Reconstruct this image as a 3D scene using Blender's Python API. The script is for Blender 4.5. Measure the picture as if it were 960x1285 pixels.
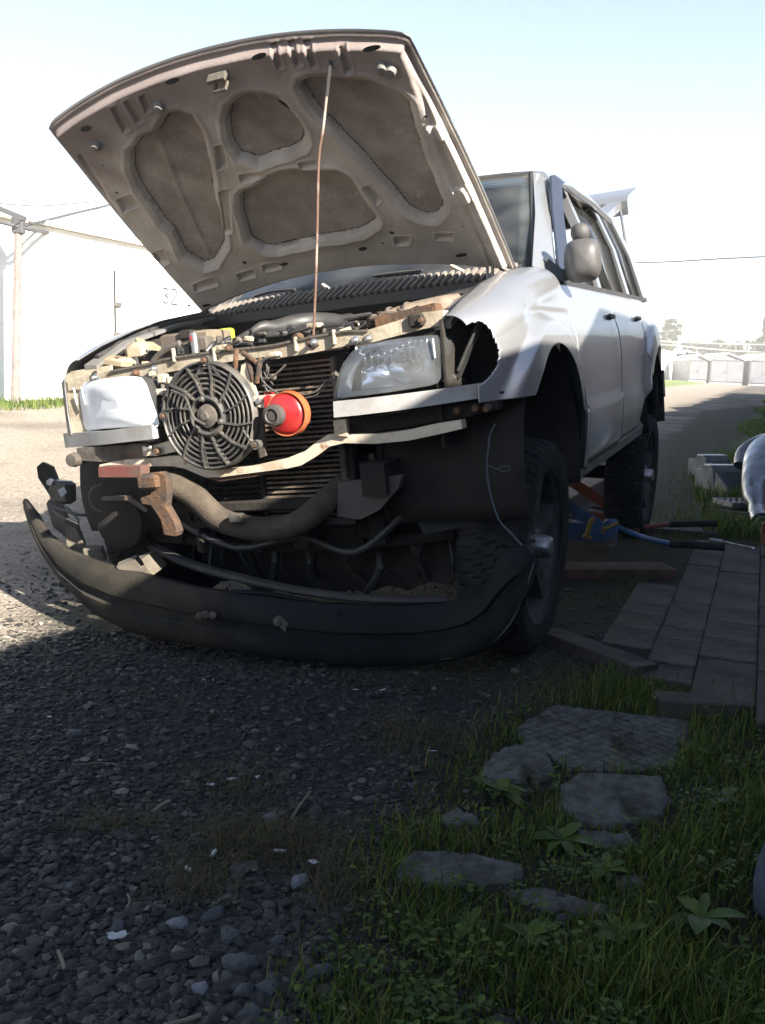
import bpy, bmesh, math, random
import numpy as np
from mathutils import Matrix, Vector
random.seed(7); rng = np.random.default_rng(11)
for o in list(bpy.data.objects): bpy.data.objects.remove(o)
scene = bpy.context.scene
COL = scene.collection
pi = math.pi; rad = math.radians

# ------------------------------------------------------------------ camera
FPX, CH, PIT, ROL = 1163.475, 0.96344, 0.1544, 0.02965
cam = bpy.data.cameras.new('camera'); cam_o = bpy.data.objects.new('camera', cam); COL.objects.link(cam_o)
fwd = np.array([0, math.cos(PIT), -math.sin(PIT)]); up0 = np.array([0, math.sin(PIT), math.cos(PIT)]); rt0 = np.array([1., 0, 0])
rgt = math.cos(ROL)*rt0+math.sin(ROL)*up0; upv = -math.sin(ROL)*rt0+math.cos(ROL)*up0
m = Matrix.Identity(4)
for i in range(3):
    m[i][0] = rgt[i]; m[i][1] = upv[i]; m[i][2] = -fwd[i]
m[2][3] = CH
cam_o.matrix_world = m
cam.sensor_fit = 'VERTICAL'; cam.sensor_height = 24; cam.lens = FPX*24/1285
cam.clip_start = 0.05; cam.clip_end = 3000
scene.camera = cam_o

# ------------------------------------------------------------------ light
YAW, CX, CY = -0.40317, -0.18032, 3.44433          # the car's (and the garage lane's) frame
cy_, sy_ = math.cos(YAW), math.sin(YAW)
def lane(x, y, z=0.0):
    return (CX+cy_*x-sy_*y, CY+sy_*x+cy_*y, z)
def tolane(X, Y):
    dx, dy = X-CX, Y-CY
    return cy_*dx+sy_*dy, -sy_*dx+cy_*dy
SUNK = 0.45
sd = Vector((cy_*1-sy_*(-SUNK), sy_*1+cy_*(-SUNK), 0.66)).normalized()      # towards the sun
sun = bpy.data.lights.new('sun', 'SUN'); sun.energy = 5.0; sun.angle = rad(0.53); sun.color = (1.0, 0.93, 0.82)
sun_o = bpy.data.objects.new('sun', sun); COL.objects.link(sun_o)
sun_o.rotation_euler = sd.to_track_quat('Z', 'Y').to_euler(); sun_o.location = (6, -6, 8)
world = bpy.data.worlds.new('World'); scene.world = world; world.use_nodes = True
nt = world.node_tree; bgn = nt.nodes['Background']
sky = nt.nodes.new('ShaderNodeTexSky'); sky.sky_type = 'NISHITA'; sky.sun_disc = False
sky.sun_elevation = math.asin(sd.z); sky.sun_rotation = math.atan2(sd.x, sd.y)
sky.air_density = 0.8; sky.dust_density = 0.4; sky.ozone_density = 1.0
nt.links.new(sky.outputs[0], bgn.inputs[0]); bgn.inputs[1].default_value = 0.053
scene.view_settings.view_transform = 'Standard'; scene.view_settings.look = 'None'
scene.view_settings.exposure = 2.5; scene.view_settings.gamma = 1.0

# ------------------------------------------------------------------ frames and rays
PT, RL, LIFT = -0.04802, 0.117, 0.19971
def T(v):                                            # body frame -> car frame (the body leans on its springs and jack)
    v = np.asarray(v, float).reshape(-1, 3)
    y = v[:, 1]-1.3; z = v[:, 2]-.38
    y2 = y*math.cos(PT)+z*math.sin(PT); z2 = -y*math.sin(PT)+z*math.cos(PT)
    c, s = math.cos(RL), math.sin(RL)
    return np.stack([c*v[:, 0]-s*z2, 1.3+y2, .38+LIFT+s*v[:, 0]+c*z2], -1)
def Cw(v):
    v = np.asarray(v, float).reshape(-1, 3)
    return np.stack([CX+cy_*v[:, 0]-sy_*v[:, 1], CY+sy_*v[:, 0]+cy_*v[:, 1], v[:, 2]], -1)
B0 = Cw(T([0, 0, 0]))[0]; BA = np.stack([Cw(T(e))[0]-B0 for e in np.eye(3)], -1); BI = np.linalg.inv(BA)
def rayd(u, v): return fwd+rgt*(u-480)/FPX-upv*(v-642.5)/FPX
def bp(u, v, ax, val):                               # where a sight line meets a plane of the body
    lo = BI@(np.array([0, 0, CH])-B0); ld = BI@rayd(u, v); i = 'xyz'.index(ax)
    return lo+(val-lo[i])/ld[i]*ld
def gr(u, v, z=0.0):
    D = rayd(u, v); t = (z-CH)/D[2]; return np.array([D[0]*t, D[1]*t, z])
def at(u, v, d):                                     # point at ground distance d (world y)
    D = rayd(u, v); t = d/D[1]; return np.array([0, 0, CH])+D*t

def sstep(a, b, x):
    t = np.clip((x-a)/(b-a), 0, 1); return t*t*(3-2*t)
def terrain(X, Y):
    X = np.asarray(X, float); Y = np.asarray(Y, float)
    xl, yl = tolane(X, Y)
    z = .285*sstep(2.6, 8.0, -xl)+.0043*np.clip(Y-6, 0, 120)
    z = z+.006*np.sin(X*3.1+1)*np.sin(Y*2.3)*sstep(0, 1, Y)
    return z

# ------------------------------------------------------------------ materials
MATS = {}
def mat(name, col, rough=.6, metal=0.0, noise=None, bump=0.0, bscale=40., col2=None, nscale=8., spec=.5, trans=0.0, alpha=1.0, coat=0.0, detail=6., lo=.4, hi=.65, col3=None, n3=1.5, l3=.5, h3=.62, ior=1.45, rv=.25):
    if name in MATS: return MATS[name]
    M_ = bpy.data.materials.new(name); M_.use_nodes = True; n = M_.node_tree; b = n.nodes['Principled BSDF']
    b.inputs['Base Color'].default_value = (*col, 1); b.inputs['Roughness'].default_value = rough
    b.inputs['Metallic'].default_value = metal; b.inputs['Specular IOR Level'].default_value = spec
    b.inputs['Transmission Weight'].default_value = trans; b.inputs['Alpha'].default_value = alpha
    b.inputs['Coat Weight'].default_value = coat; b.inputs['IOR'].default_value = ior
    tc = n.nodes.new('ShaderNodeTexCoord')
    def noi(sc, det=detail):
        t = n.nodes.new('ShaderNodeTexNoise'); t.inputs['Scale'].default_value = sc; t.inputs['Detail'].default_value = det
        t.inputs['Roughness'].default_value = .65
        n.links.new(tc.outputs['Object'], t.inputs['Vector']); return t
    if col2 is not None:
        t = noi(nscale); r = n.nodes.new('ShaderNodeMapRange'); r.inputs[1].default_value = lo; r.inputs[2].default_value = hi
        n.links.new(t.outputs['Fac'], r.inputs[0])
        mx = n.nodes.new('ShaderNodeMix'); mx.data_type = 'RGBA'; mx.inputs[6].default_value = (*col, 1); mx.inputs[7].default_value = (*col2, 1)
        n.links.new(r.outputs[0], mx.inputs[0]); last = mx
        if col3 is not None:
            t3 = noi(n3); r3 = n.nodes.new('ShaderNodeMapRange'); r3.inputs[1].default_value = l3; r3.inputs[2].default_value = h3
            n.links.new(t3.outputs['Fac'], r3.inputs[0])
            m3 = n.nodes.new('ShaderNodeMix'); m3.data_type = 'RGBA'; m3.inputs[7].default_value = (*col3, 1)
            n.links.new(r3.outputs[0], m3.inputs[0]); n.links.new(last.outputs[2], m3.inputs[6]); last = m3
        n.links.new(last.outputs[2], b.inputs['Base Color'])
        rr = n.nodes.new('ShaderNodeMapRange'); rr.inputs[3].default_value = rough; rr.inputs[4].default_value = min(1, rough+rv)
        n.links.new(r.outputs[0], rr.inputs[0]); n.links.new(rr.outputs[0], b.inputs['Roughness'])
    if bump:
        t = noi(bscale); bn = n.nodes.new('ShaderNodeBump'); bn.inputs['Strength'].default_value = min(1, bump); bn.inputs['Distance'].default_value = .01*max(1, bump)
        n.links.new(t.outputs['Fac'], bn.inputs['Height']); n.links.new(bn.outputs[0], b.inputs['Normal'])
    MATS[name] = M_; return M_
PAINT = mat('silver_paint', (.32, .328, .34), .31, .70, col2=(.27, .268, .265), nscale=2, lo=.4, hi=.8, coat=.25, detail=3, rv=.07)
PAINTD = mat('dusty_silver_paint', (.17, .165, .16), .45, .3, col2=(.10, .095, .085), nscale=5, lo=.35, hi=.75, bump=.1, bscale=60)
HOODIN = mat('dusty_hood_inside', (.50, .455, .41), .7, 0, spec=.15, col2=(.31, .27, .24), nscale=6, lo=.35, hi=.75, bump=.2, bscale=90, col3=(.54, .50, .46), n3=3., l3=.52, h3=.75)
HOODSK = mat('sprayed_hood_skin', (.34, .295, .265), .75, 0, col2=(.23, .195, .175), nscale=9, bump=.5, bscale=150, col3=(.52, .49, .45), n3=14, l3=.62, h3=.74)
BLACKP = mat('black_plastic', (.022, .022, .023), .45, 0, col2=(.05, .047, .042), nscale=7, lo=.45, hi=.8, bump=.1, bscale=80)
FANP = mat('fan_plastic', (.035, .034, .033), .45, 0, col2=(.12, .105, .085), nscale=14, lo=.42, hi=.8, bump=.1)
BUMPERM = mat('scuffed_bumper_plastic', (.008, .0095, .010), .65, 0, spec=.15, col2=(.016, .017, .017), nscale=6, lo=.5, hi=.85, bump=.15, bscale=60, col3=(.05, .042, .03), n3=2.2, l3=.52, h3=.78)
BUMPIN = mat('dusty_bumper_inside', (.10, .085, .062), .8, 0, col2=(.05, .045, .038), nscale=9, bump=.3, bscale=60)
RUBBER = mat('tyre_rubber', (.010, .010, .011), .9, 0, spec=.2, col2=(.026, .025, .024), nscale=12, bump=.3, bscale=120)
RUST = mat('rusty_steel', (.062, .037, .024), .85, .1, col2=(.12, .062, .03), nscale=15, bump=.8, bscale=90, col3=(.035, .028, .024), n3=9)
BAR = mat('dirty_cream_steel', (.48, .42, .33), .5, .2, col2=(.30, .21, .13), nscale=9, lo=.5, hi=.72, bump=.3, bscale=60, col3=(.22, .10, .045), n3=12, l3=.6, h3=.7)
TIE = mat('dusty_tie_bar', (.33, .29, .22), .6, .1, col2=(.15, .12, .08), nscale=9, lo=.4, hi=.7, bump=.3, bscale=70, col3=(.12, .055, .025), n3=7, l3=.58, h3=.68)
DUSTY = mat('dusty_metal', (.11, .095, .08), .65, .3, col2=(.055, .046, .038), nscale=12, bump=.4, bscale=80, col3=(.12, .06, .028), n3=8, l3=.58, h3=.7)
PIPEM = mat('dusty_tube', (.062, .048, .034), .8, .1, col2=(.04, .031, .022), nscale=22, bump=.5, bscale=160)
GRIME = mat('grimy_underbody', (.018, .016, .0145), .9, 0, spec=.2, col2=(.03, .026, .022), nscale=8, bump=.5, bscale=60)
DARK = mat('cavity_shade', (.008, .008, .008), .95)
CHROME = mat('bright_metal', (.40, .41, .42), .3, .9, col2=(.2, .195, .185), nscale=20, bump=.1)
ALLOY = mat('dirty_alloy', (.055, .057, .06), .6, .3, col2=(.03, .03, .028), nscale=12, bump=.2)
REFL = mat('lamp_reflector', (.70, .74, .80), .2, .55)
REFLD = mat('lamp_bezel', (.45, .50, .56), .3, .6, bump=.05)
LENS = mat('lamp_lens', (.93, .95, .97), .1, 0, trans=1.0, col2=(.8, .8, .78), nscale=4, ior=1.35, bump=.08, bscale=40)
def add_grime(M_):                                          # oily road dirt that has collected towards the nose of the bonnet
    n = M_.node_tree; b = n.nodes['Principled BSDF']; src = b.inputs['Base Color'].links[0].from_socket
    a = n.nodes.new('ShaderNodeAttribute'); a.attribute_name = 'grime'; mx = n.nodes.new('ShaderNodeMix'); mx.data_type = 'RGBA'; mx.blend_type = 'MULTIPLY'
    mm = n.nodes.new('ShaderNodeMath'); mm.operation = 'MULTIPLY'; mm.inputs[1].default_value = .8; n.links.new(a.outputs['Fac'], mm.inputs[0])
    mx.inputs[7].default_value = (.34, .29, .31, 1); n.links.new(mm.outputs[0], mx.inputs[0]); n.links.new(src, mx.inputs[6]); n.links.new(mx.outputs[2], b.inputs['Base Color'])
add_grime(HOODIN); add_grime(HOODSK)
def glassmat(name, tint, tr, rough=.02):
    M_ = bpy.data.materials.new(name); M_.use_nodes = True; n = M_.node_tree; n.nodes.remove(n.nodes['Principled BSDF'])
    out = n.nodes['Material Output']; g = n.nodes.new('ShaderNodeBsdfGlossy'); g.inputs[0].default_value = (*[.9]*3, 1); g.inputs[1].default_value = rough
    t = n.nodes.new('ShaderNodeBsdfTransparent'); t.inputs[0].default_value = (*tint, 1)
    fr = n.nodes.new('ShaderNodeFresnel'); fr.inputs[0].default_value = 1.5
    mx = n.nodes.new('ShaderNodeMixShader'); n.links.new(fr.outputs[0], mx.inputs[0]); n.links.new(t.outputs[0], mx.inputs[1]); n.links.new(g.outputs[0], mx.inputs[2])
    d = n.nodes.new('ShaderNodeBsdfDiffuse'); d.inputs[0].default_value = (.3, .3, .28, 1) if 'lamp' not in name else (.86, .88, .90, 1)
    m2 = n.nodes.new('ShaderNodeMixShader'); tc = n.nodes.new('ShaderNodeTexCoord'); no = n.nodes.new('ShaderNodeTexNoise'); no.inputs['Scale'].default_value = 5
    n.links.new(tc.outputs['Object'], no.inputs['Vector']); r = n.nodes.new('ShaderNodeMapRange'); r.inputs[1].default_value = 0 if 'milky' in name else .3; r.inputs[2].default_value = .5 if 'milky' in name else .9; r.inputs[3].default_value = 0; r.inputs[4].default_value = tr
    n.links.new(no.outputs['Fac'], r.inputs[0]); n.links.new(r.outputs[0], m2.inputs[0])
    n.links.new(mx.outputs[0], m2.inputs[1]); n.links.new(d.outputs[0], m2.inputs[2]); n.links.new(m2.outputs[0], out.inputs[0])
    MATS[name] = M_; return M_
WGLASS = glassmat('windscreen_glass', (.70, .82, .82), .16)
SGLASS = glassmat('side_glass', (.16, .18, .19), .08)
LGLASS = glassmat('lamp_cover_glass', (.93, .95, .97), .13, .04)
LGLASS2 = glassmat('milky_lamp_glass', (.93, .95, .97), .80, .06)  # blown-out sunlight on the right lamp put into white diffuse glass
RED = mat('red_horn', (.30, .008, .010), .4, 0, col2=(.24, .018, .012), nscale=10, coat=.4)
REDJ = mat('red_jack_paint', (.13, .018, .010), .5, 0, col2=(.2, .04, .02), nscale=12)
BLUEJ = mat('blue_jack_paint', (.016, .075, .20), .42, 0, col2=(.03, .05, .09), nscale=14, coat=.3)
YEL = mat('yellow_plastic', (.22, .15, .015), .6, 0, col2=(.12, .09, .02), nscale=14)
ORANGE = mat('orange_paint', (.28, .06, .015), .5, 0, col2=(.3, .08, .03), nscale=14)
WOOD = mat('weathered_wood', (.040, .032, .027), .85, 0, col2=(.024, .019, .017), nscale=14, bump=.6, bscale=60, col3=(.06, .052, .046), n3=4)
WOODB = mat('brown_board', (.075, .042, .024), .8, 0, col2=(.04, .025, .017), nscale=10, bump=.5, bscale=50)
CONC = mat('worn_concrete', (.135, .134, .124), .95, 0, spec=.15, col2=(.066, .067, .061), nscale=26, lo=.4, hi=.62, bump=1.6, bscale=90, col3=(.022, .028, .014), n3=5, l3=.56, h3=.66)
WHITEW = mat('whitewashed_wall', (.78, .77, .74), .9, 0, col2=(.70, .68, .64), nscale=3, bump=.3, bscale=20)
GREYW = mat('grey_garage_paint', (.20, .20, .22), .6, .1, col2=(.15, .15, .17), nscale=2, bump=.15, bscale=6)
ROOFM = mat('pale_roof_sheet', (.60, .56, .52), .7, 0, col2=(.5, .46, .42), nscale=2, bump=.2)
BRICKR = mat('garage_brick', (.16, .10, .08), .9, 0, col2=(.10, .07, .06), nscale=10, bump=.5)
POSTM = mat('weathered_post', (.17, .142, .136), .8, 0, col2=(.12, .10, .095), nscale=10, bump=.3)
CABLE = mat('grey_cable', (.045, .045, .05), .7)
WIREM = mat('thin_wire', (.05, .05, .05), .6)
BLUEW = mat('blue_wire', (.03, .06, .09), .5)
DENIM = mat('faded_denim', (.05, .062, .08), .95, 0, spec=.1, col2=(.035, .043, .058), nscale=30, bump=.3, bscale=200)
DENIMS = mat('denim_seam', (.08, .09, .1), .9)
PAPER = mat('white_litter', (.36, .38, .38), .8, 0, col2=(.26, .27, .27), nscale=20)
STICKM = mat('dry_stick', (.13, .11, .085), .9)
STONE = mat('grey_stone', (.045, .05, .056), .85, 0, col2=(.026, .029, .032), nscale=18, bump=.5, bscale=60)
STONEL = mat('pale_stone', (.11, .12, .135), .85, 0, col2=(.07, .078, .085), nscale=18, bump=.5, bscale=60)
BARK = mat('tree_bark', (.12, .09, .07), .9, bump=.4)
GREENP = mat('green_cap', (.35, .42, .03), .5)
def var_mat(name, stops, rough=.8, trans=0.0, bump=0, spec=.3):   # colour varies from island to island
    M_ = bpy.data.materials.new(name); M_.use_nodes = True; n = M_.node_tree; b = n.nodes['Principled BSDF']
    g = n.nodes.new('ShaderNodeNewGeometry'); cr = n.nodes.new('ShaderNodeValToRGB'); el = cr.color_ramp.elements
    for i, (p_, c) in enumerate(stops):
        e = el[i] if i < 2 else el.new(p_)
        e.position = p_; e.color = (*c, 1)
    n.links.new(g.outputs['Random Per Island'], cr.inputs[0]); n.links.new(cr.outputs[0], b.inputs['Base Color'])
    b.inputs['Roughness'].default_value = rough; b.inputs['Specular IOR Level'].default_value = spec
    if bump:
        tc = n.nodes.new('ShaderNodeTexCoord'); t = n.nodes.new('ShaderNodeTexNoise'); t.inputs['Scale'].default_value = 150
        n.links.new(tc.outputs['Object'], t.inputs['Vector']); bn = n.nodes.new('ShaderNodeBump'); bn.inputs['Strength'].default_value = bump; bn.inputs['Distance'].default_value = .004
        n.links.new(t.outputs['Fac'], bn.inputs['Height']); n.links.new(bn.outputs[0], b.inputs['Normal'])
    if trans:
        out = n.nodes['Material Output']; tl = n.nodes.new('ShaderNodeBsdfTranslucent'); n.links.new(cr.outputs[0], tl.inputs[0])
        mx = n.nodes.new('ShaderNodeMixShader'); mx.inputs[0].default_value = trans
        n.links.new(b.outputs[0], mx.inputs[1]); n.links.new(tl.outputs[0], mx.inputs[2]); n.links.new(mx.outputs[0], out.inputs[0])
    MATS[name] = M_; return M_
GRAVEL = var_mat('gravel_chips', [(0, (.012, .0125, .012)), (.5, (.024, .024, .0235)), (.82, (.040, .038, .034)), (.96, (.068, .064, .058)), (1, (.12, .115, .10))], .85, bump=.6)
GRASSM = var_mat('grass_blades', [(0, (.020, .042, .004)), (.4, (.046, .084, .007)), (.8, (.090, .125, .012)), (.93, (.12, .125, .022)), (1, (.17, .14, .05))], .7, .3)
GRASSD = var_mat('dry_grass', [(0, (.05, .04, .02)), (.5, (.09, .075, .04)), (1, (.03, .045, .012))], .8, .2)
WEEDM = var_mat('weed_leaves', [(0, (.024, .050, .006)), (.6, (.046, .082, .009)), (1, (.08, .115, .014))], .55, .25)
LEAFM = var_mat('tree_leaves', [(0, (.014, .026, .003)), (.5, (.034, .050, .006)), (1, (.07, .085, .012))], .6, .3)
LEAFD = var_mat('conifer_needles', [(0, (.02, .03, .01)), (1, (.04, .055, .02))], .6, .3)

def ground_material():
    M_ = bpy.data.materials.new('gravel_ground'); M_.use_nodes = True; n = M_.node_tree; b = n.nodes['Principled BSDF']
    b.inputs['Roughness'].default_value = .95; b.inputs['Specular IOR Level'].default_value = .2
    tc = n.nodes.new('ShaderNodeTexCoord')
    def noi(s, d=6):
        t = n.nodes.new('ShaderNodeTexNoise'); t.inputs['Scale'].default_value = s; t.inputs['Detail'].default_value = d; n.links.new(tc.outputs['Object'], t.inputs['Vector']); return t
    def mr(src, a, bb, c=0., d=1.):
        r = n.nodes.new('ShaderNodeMapRange'); r.inputs[1].default_value = a; r.inputs[2].default_value = bb; r.inputs[3].default_value = c; r.inputs[4].default_value = d
        n.links.new(src, r.inputs[0]); return r.outputs[0]
    def mix(f, a, c):
        x = n.nodes.new('ShaderNodeMix'); x.data_type = 'RGBA'; n.links.new(f, x.inputs[0])
        for s, v in ((6, a), (7, c)):
            if isinstance(v, tuple): x.inputs[s].default_value = (*v, 1)
            else: n.links.new(v, x.inputs[s])
        return x.outputs[2]
    vo = n.nodes.new('ShaderNodeTexVoronoi'); vo.inputs['Scale'].default_value = 55; n.links.new(tc.outputs['Object'], vo.inputs['Vector'])
    fine = noi(30)
    c1 = mix(mr(vo.outputs['Color'], 0, 1), (.012, .0125, .012), (.030, .029, .027))
    at_ = n.nodes.new('ShaderNodeAttribute'); at_.attribute_name = 'sunlit_dust'
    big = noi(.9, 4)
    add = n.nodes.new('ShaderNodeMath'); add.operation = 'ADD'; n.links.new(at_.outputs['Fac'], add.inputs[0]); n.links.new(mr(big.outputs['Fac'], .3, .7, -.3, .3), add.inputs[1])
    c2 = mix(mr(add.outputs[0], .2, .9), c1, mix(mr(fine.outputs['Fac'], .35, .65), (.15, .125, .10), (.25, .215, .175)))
    ag = n.nodes.new('ShaderNodeAttribute'); ag.attribute_name = 'soil_and_shade'
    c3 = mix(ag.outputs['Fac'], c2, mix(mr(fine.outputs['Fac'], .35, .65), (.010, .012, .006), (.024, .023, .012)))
    av = n.nodes.new('ShaderNodeAttribute'); av.attribute_name = 'verge'
    c4 = mix(av.outputs['Fac'], c3, mix(mr(fine.outputs['Fac'], .35, .65), (.06, .10, .018), (.12, .15, .035)))
    n.links.new(c4, b.inputs['Base Color'])
    bn = n.nodes.new('ShaderNodeBump'); bn.inputs['Strength'].default_value = .9; bn.inputs['Distance'].default_value = .012
    n.links.new(vo.outputs['Distance'], bn.inputs['Height']); bn.invert = True
    n.links.new(bn.outputs[0], b.inputs['Normal']); return M_
GROUNDM = ground_material()

# ------------------------------------------------------------------ mesh building
class MB:
    def __init__(s): s.v = []; s.f = []
    def add(s, vs, fs):
        n = len(s.v); s.v += [tuple(map(float, p)) for p in vs]; s.f += [tuple(i+n for i in f) for f in fs]; return s
    def box(s, c, d, R=None, bev=0):
        c = np.array(c, float); h = np.array(d, float)/2
        if bev:
            P = []
            for sz in (-1, 1):
                for (k, zz) in ((1, 0), (0, 1)) if sz < 0 else ((0, 1), (1, 0)):
                    zc = sz*(h[2]-bev*(1-zz)) if zz else sz*h[2]
                    if zz: zc = sz*(h[2]-bev)
                    q = bev if not zz else 0
                    hx, hy = h[0]-q, h[1]-q
                    P.append([(hx, hy-bev, zc), (hx-bev, hy, zc), (-hx+bev, hy, zc), (-hx, hy-bev, zc), (-hx, -hy+bev, zc), (-hx+bev, -hy, zc), (hx-bev, -hy, zc), (hx, -hy+bev, zc)])
            P = [np.array(p) for p in P]
            if R is not None: P = [p@np.array(R).T for p in P]
            return s.loft([p+c for p in P], caps=True)
        v = np.array([(x, y, z) for z in (-1, 1) for y in (-1, 1) for x in (-1, 1)], float)*h
        if R is not None: v = v@np.array(R).T
        return s.add(v+c, [(0, 2, 3, 1), (4, 5, 7, 6), (0, 1, 5, 4), (2, 6, 7, 3), (0, 4, 6, 2), (1, 3, 7, 5)])
    def loft(s, rings, caps=True, closed=True):
        n = len(rings[0]); v = [p for r in rings for p in r]; f = []
        for i in range(len(rings)-1):
            for j in range(n if closed else n-1):
                a = i*n+j; b = i*n+(j+1) % n; f.append((a, b, b+n, a+n))
        if caps and closed: f.append(tuple(range(n-1, -1, -1))); f.append(tuple(range((len(rings)-1)*n, len(rings)*n)))
        return s.add(v, f)
    def tube(s, pts, r, n=8, flat=1.0, smooth=0):
        P = [np.array(p, float) for p in pts]
        if smooth:
            Q = []
            for i in range(len(P)-1):
                p0 = P[max(i-1, 0)]; p1 = P[i]; p2 = P[i+1]; p3 = P[min(i+2, len(P)-1)]
                for k in range(smooth):
                    t = k/smooth; Q.append(.5*((2*p1)+(-p0+p2)*t+(2*p0-5*p1+4*p2-p3)*t*t+(-p0+3*p1-3*p2+p3)*t**3))
            Q.append(P[-1])
            if not np.isscalar(r): r = np.interp(np.linspace(0, len(P)-1, len(Q)), range(len(P)), r)
            P = Q
        R = [r]*len(P) if np.isscalar(r) else list(r)
        up = None; rings = []
        for i, p in enumerate(P):
            t = P[min(i+1, len(P)-1)]-P[max(i-1, 0)]; t /= (np.linalg.norm(t)+1e-9)
            if up is None: up = np.array([0, 0, 1.]) if abs(t[2]) < .9 else np.array([1., 0, 0])
            a = np.cross(t, up); a /= (np.linalg.norm(a)+1e-9); up = np.cross(a, t)
            rings.append([p+R[i]*(math.cos(2*pi*k/n)*a+flat*math.sin(2*pi*k/n)*up) for k in range(n)])
        return s.loft(rings)
    def lathe(s, prof, c, axis='x', n=32, caps=False):      # prof: (radius, along)
        rings = []
        for r, h in prof:
            ring = []
            for k in range(n):
                a = 2*pi*k/n; u, w = r*math.cos(a), r*math.sin(a)
                ring.append({'x': (h, u, w), 'y': (u, h, w), 'z': (u, w, h)}[axis])
            rings.append([np.array(q)+np.array(c, float) for q in ring])
        return s.loft(rings, caps=caps)
    def grid(s, fn, nu, nv, cu=False):
        v = [fn(i/(nu-1) if not cu else i/nu, j/(nv-1)) for i in range(nu) for j in range(nv)]; f = []
        for i in range(nu if cu else nu-1):
            for j in range(nv-1):
                a = i*nv+j; b = ((i+1) % nu)*nv+j; f.append((a, b, b+1, a+1))
        return s.add(v, f)
    def prism(s, poly, nvec):                              # polygon extruded along a vector
        P = [np.array(p, float) for p in poly]; nv = np.array(nvec, float); n = len(P)
        return s.add(P+[p+nv for p in P], [tuple(range(n-1, -1, -1)), tuple(range(n, 2*n))]+[(i, (i+1) % n, (i+1) % n+n, i+n) for i in range(n)])
    def build(s, name, material, parent=None, frame=None, ang=35, flat=False, thick=0):
        v = np.array(s.v, float)
        if frame == 'body': v = T(v)
        me = bpy.data.meshes.new(name); me.from_pydata(v.tolist(), [], s.f)
        bm = bmesh.new(); bm.from_mesh(me); bmesh.ops.recalc_face_normals(bm, faces=bm.faces); bm.to_mesh(me); bm.free()
        if not flat:
            me.polygons.foreach_set('use_smooth', [True]*len(me.polygons)); me.set_sharp_from_angle(angle=rad(ang))
        me.materials.append(material); me.update()
        o = bpy.data.objects.new(name, me); COL.objects.link(o)
        if parent: o.parent = parent
        if thick:
            md = o.modifiers.new('thickness', 'SOLIDIFY'); md.thickness = thick; md.offset = 0
        return o
def tag(o, label=None, cat=None, group=None, kind=None):
    if label: o['label'] = label
    if cat: o['category'] = cat
    if group: o['group'] = group
    if kind: o['kind'] = kind
    return o
def thing(name, label, cat, loc=(0, 0, 0), rz=0, group=None):
    o = bpy.data.objects.new(name, None); COL.objects.link(o); o.location = loc; o.rotation_euler = (0, 0, rz); o.empty_display_size = .1
    return tag(o, label, cat, group)
def wthing(mb, name, material, label, cat, loc, group=None, ang=35, flat=False):  # a one-mesh thing given in world coordinates
    L = np.array(loc, float); mb.v = [tuple(np.array(p)-L) for p in mb.v]
    o = mb.build(name, material, ang=ang, flat=flat); o.location = tuple(L); return tag(o, label, cat, group)
def copy_tree(o, parent=None):
    c = o.copy(); COL.objects.link(c)
    if parent: c.parent = parent
    for ch in list(o.children): copy_tree(ch, c)
    return c
def fast_mesh(name, V, F, material):                        # V (n,3), F (m,k) arrays
    me = bpy.data.meshes.new(name); k = F.shape[1]
    me.vertices.add(len(V)); me.vertices.foreach_set('co', V.astype(np.float32).ravel())
    me.loops.add(F.size); me.loops.foreach_set('vertex_index', F.astype(np.int32).ravel())
    me.polygons.add(len(F)); me.polygons.foreach_set('loop_start', np.arange(0, F.size, k, dtype=np.int32)); me.polygons.foreach_set('loop_total', np.full(len(F), k, dtype=np.int32))
    me.update(calc_edges=True); me.materials.append(material)
    o = bpy.data.objects.new(name, me); COL.objects.link(o); return o
def RX(a): c, s = math.cos(a), math.sin(a); return np.array([[1, 0, 0], [0, c, -s], [0, s, c]])
def RY(a): c, s = math.cos(a), math.sin(a); return np.array([[c, 0, s], [0, 1, 0], [-s, 0, c]])
def RZ(a): c, s = math.cos(a), math.sin(a); return np.array([[c, -s, 0], [s, c, 0], [0, 0, 1]])

def pip(poly, X, Y):                                        # signed distance to a polygon (negative inside)
    P = np.array(poly, float); X = np.asarray(X, float); Y = np.asarray(Y, float)
    d = np.full(X.shape, 1e9); ins = np.zeros(X.shape, bool)
    for i in range(len(P)):
        a, b = P[i], P[(i+1) % len(P)]; e = b-a
        t = np.clip(((X-a[0])*e[0]+(Y-a[1])*e[1])/(e@e+1e-12), 0, 1)
        d = np.minimum(d, np.hypot(X-a[0]-t*e[0], Y-a[1]-t*e[1]))
        c = ((a[1] > Y) != (b[1] > Y)) & (X < (b[0]-a[0])*(Y-a[1])/(b[1]-a[1]+1e-12)+a[0]); ins ^= c
    return np.where(ins, -d, d)

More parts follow.
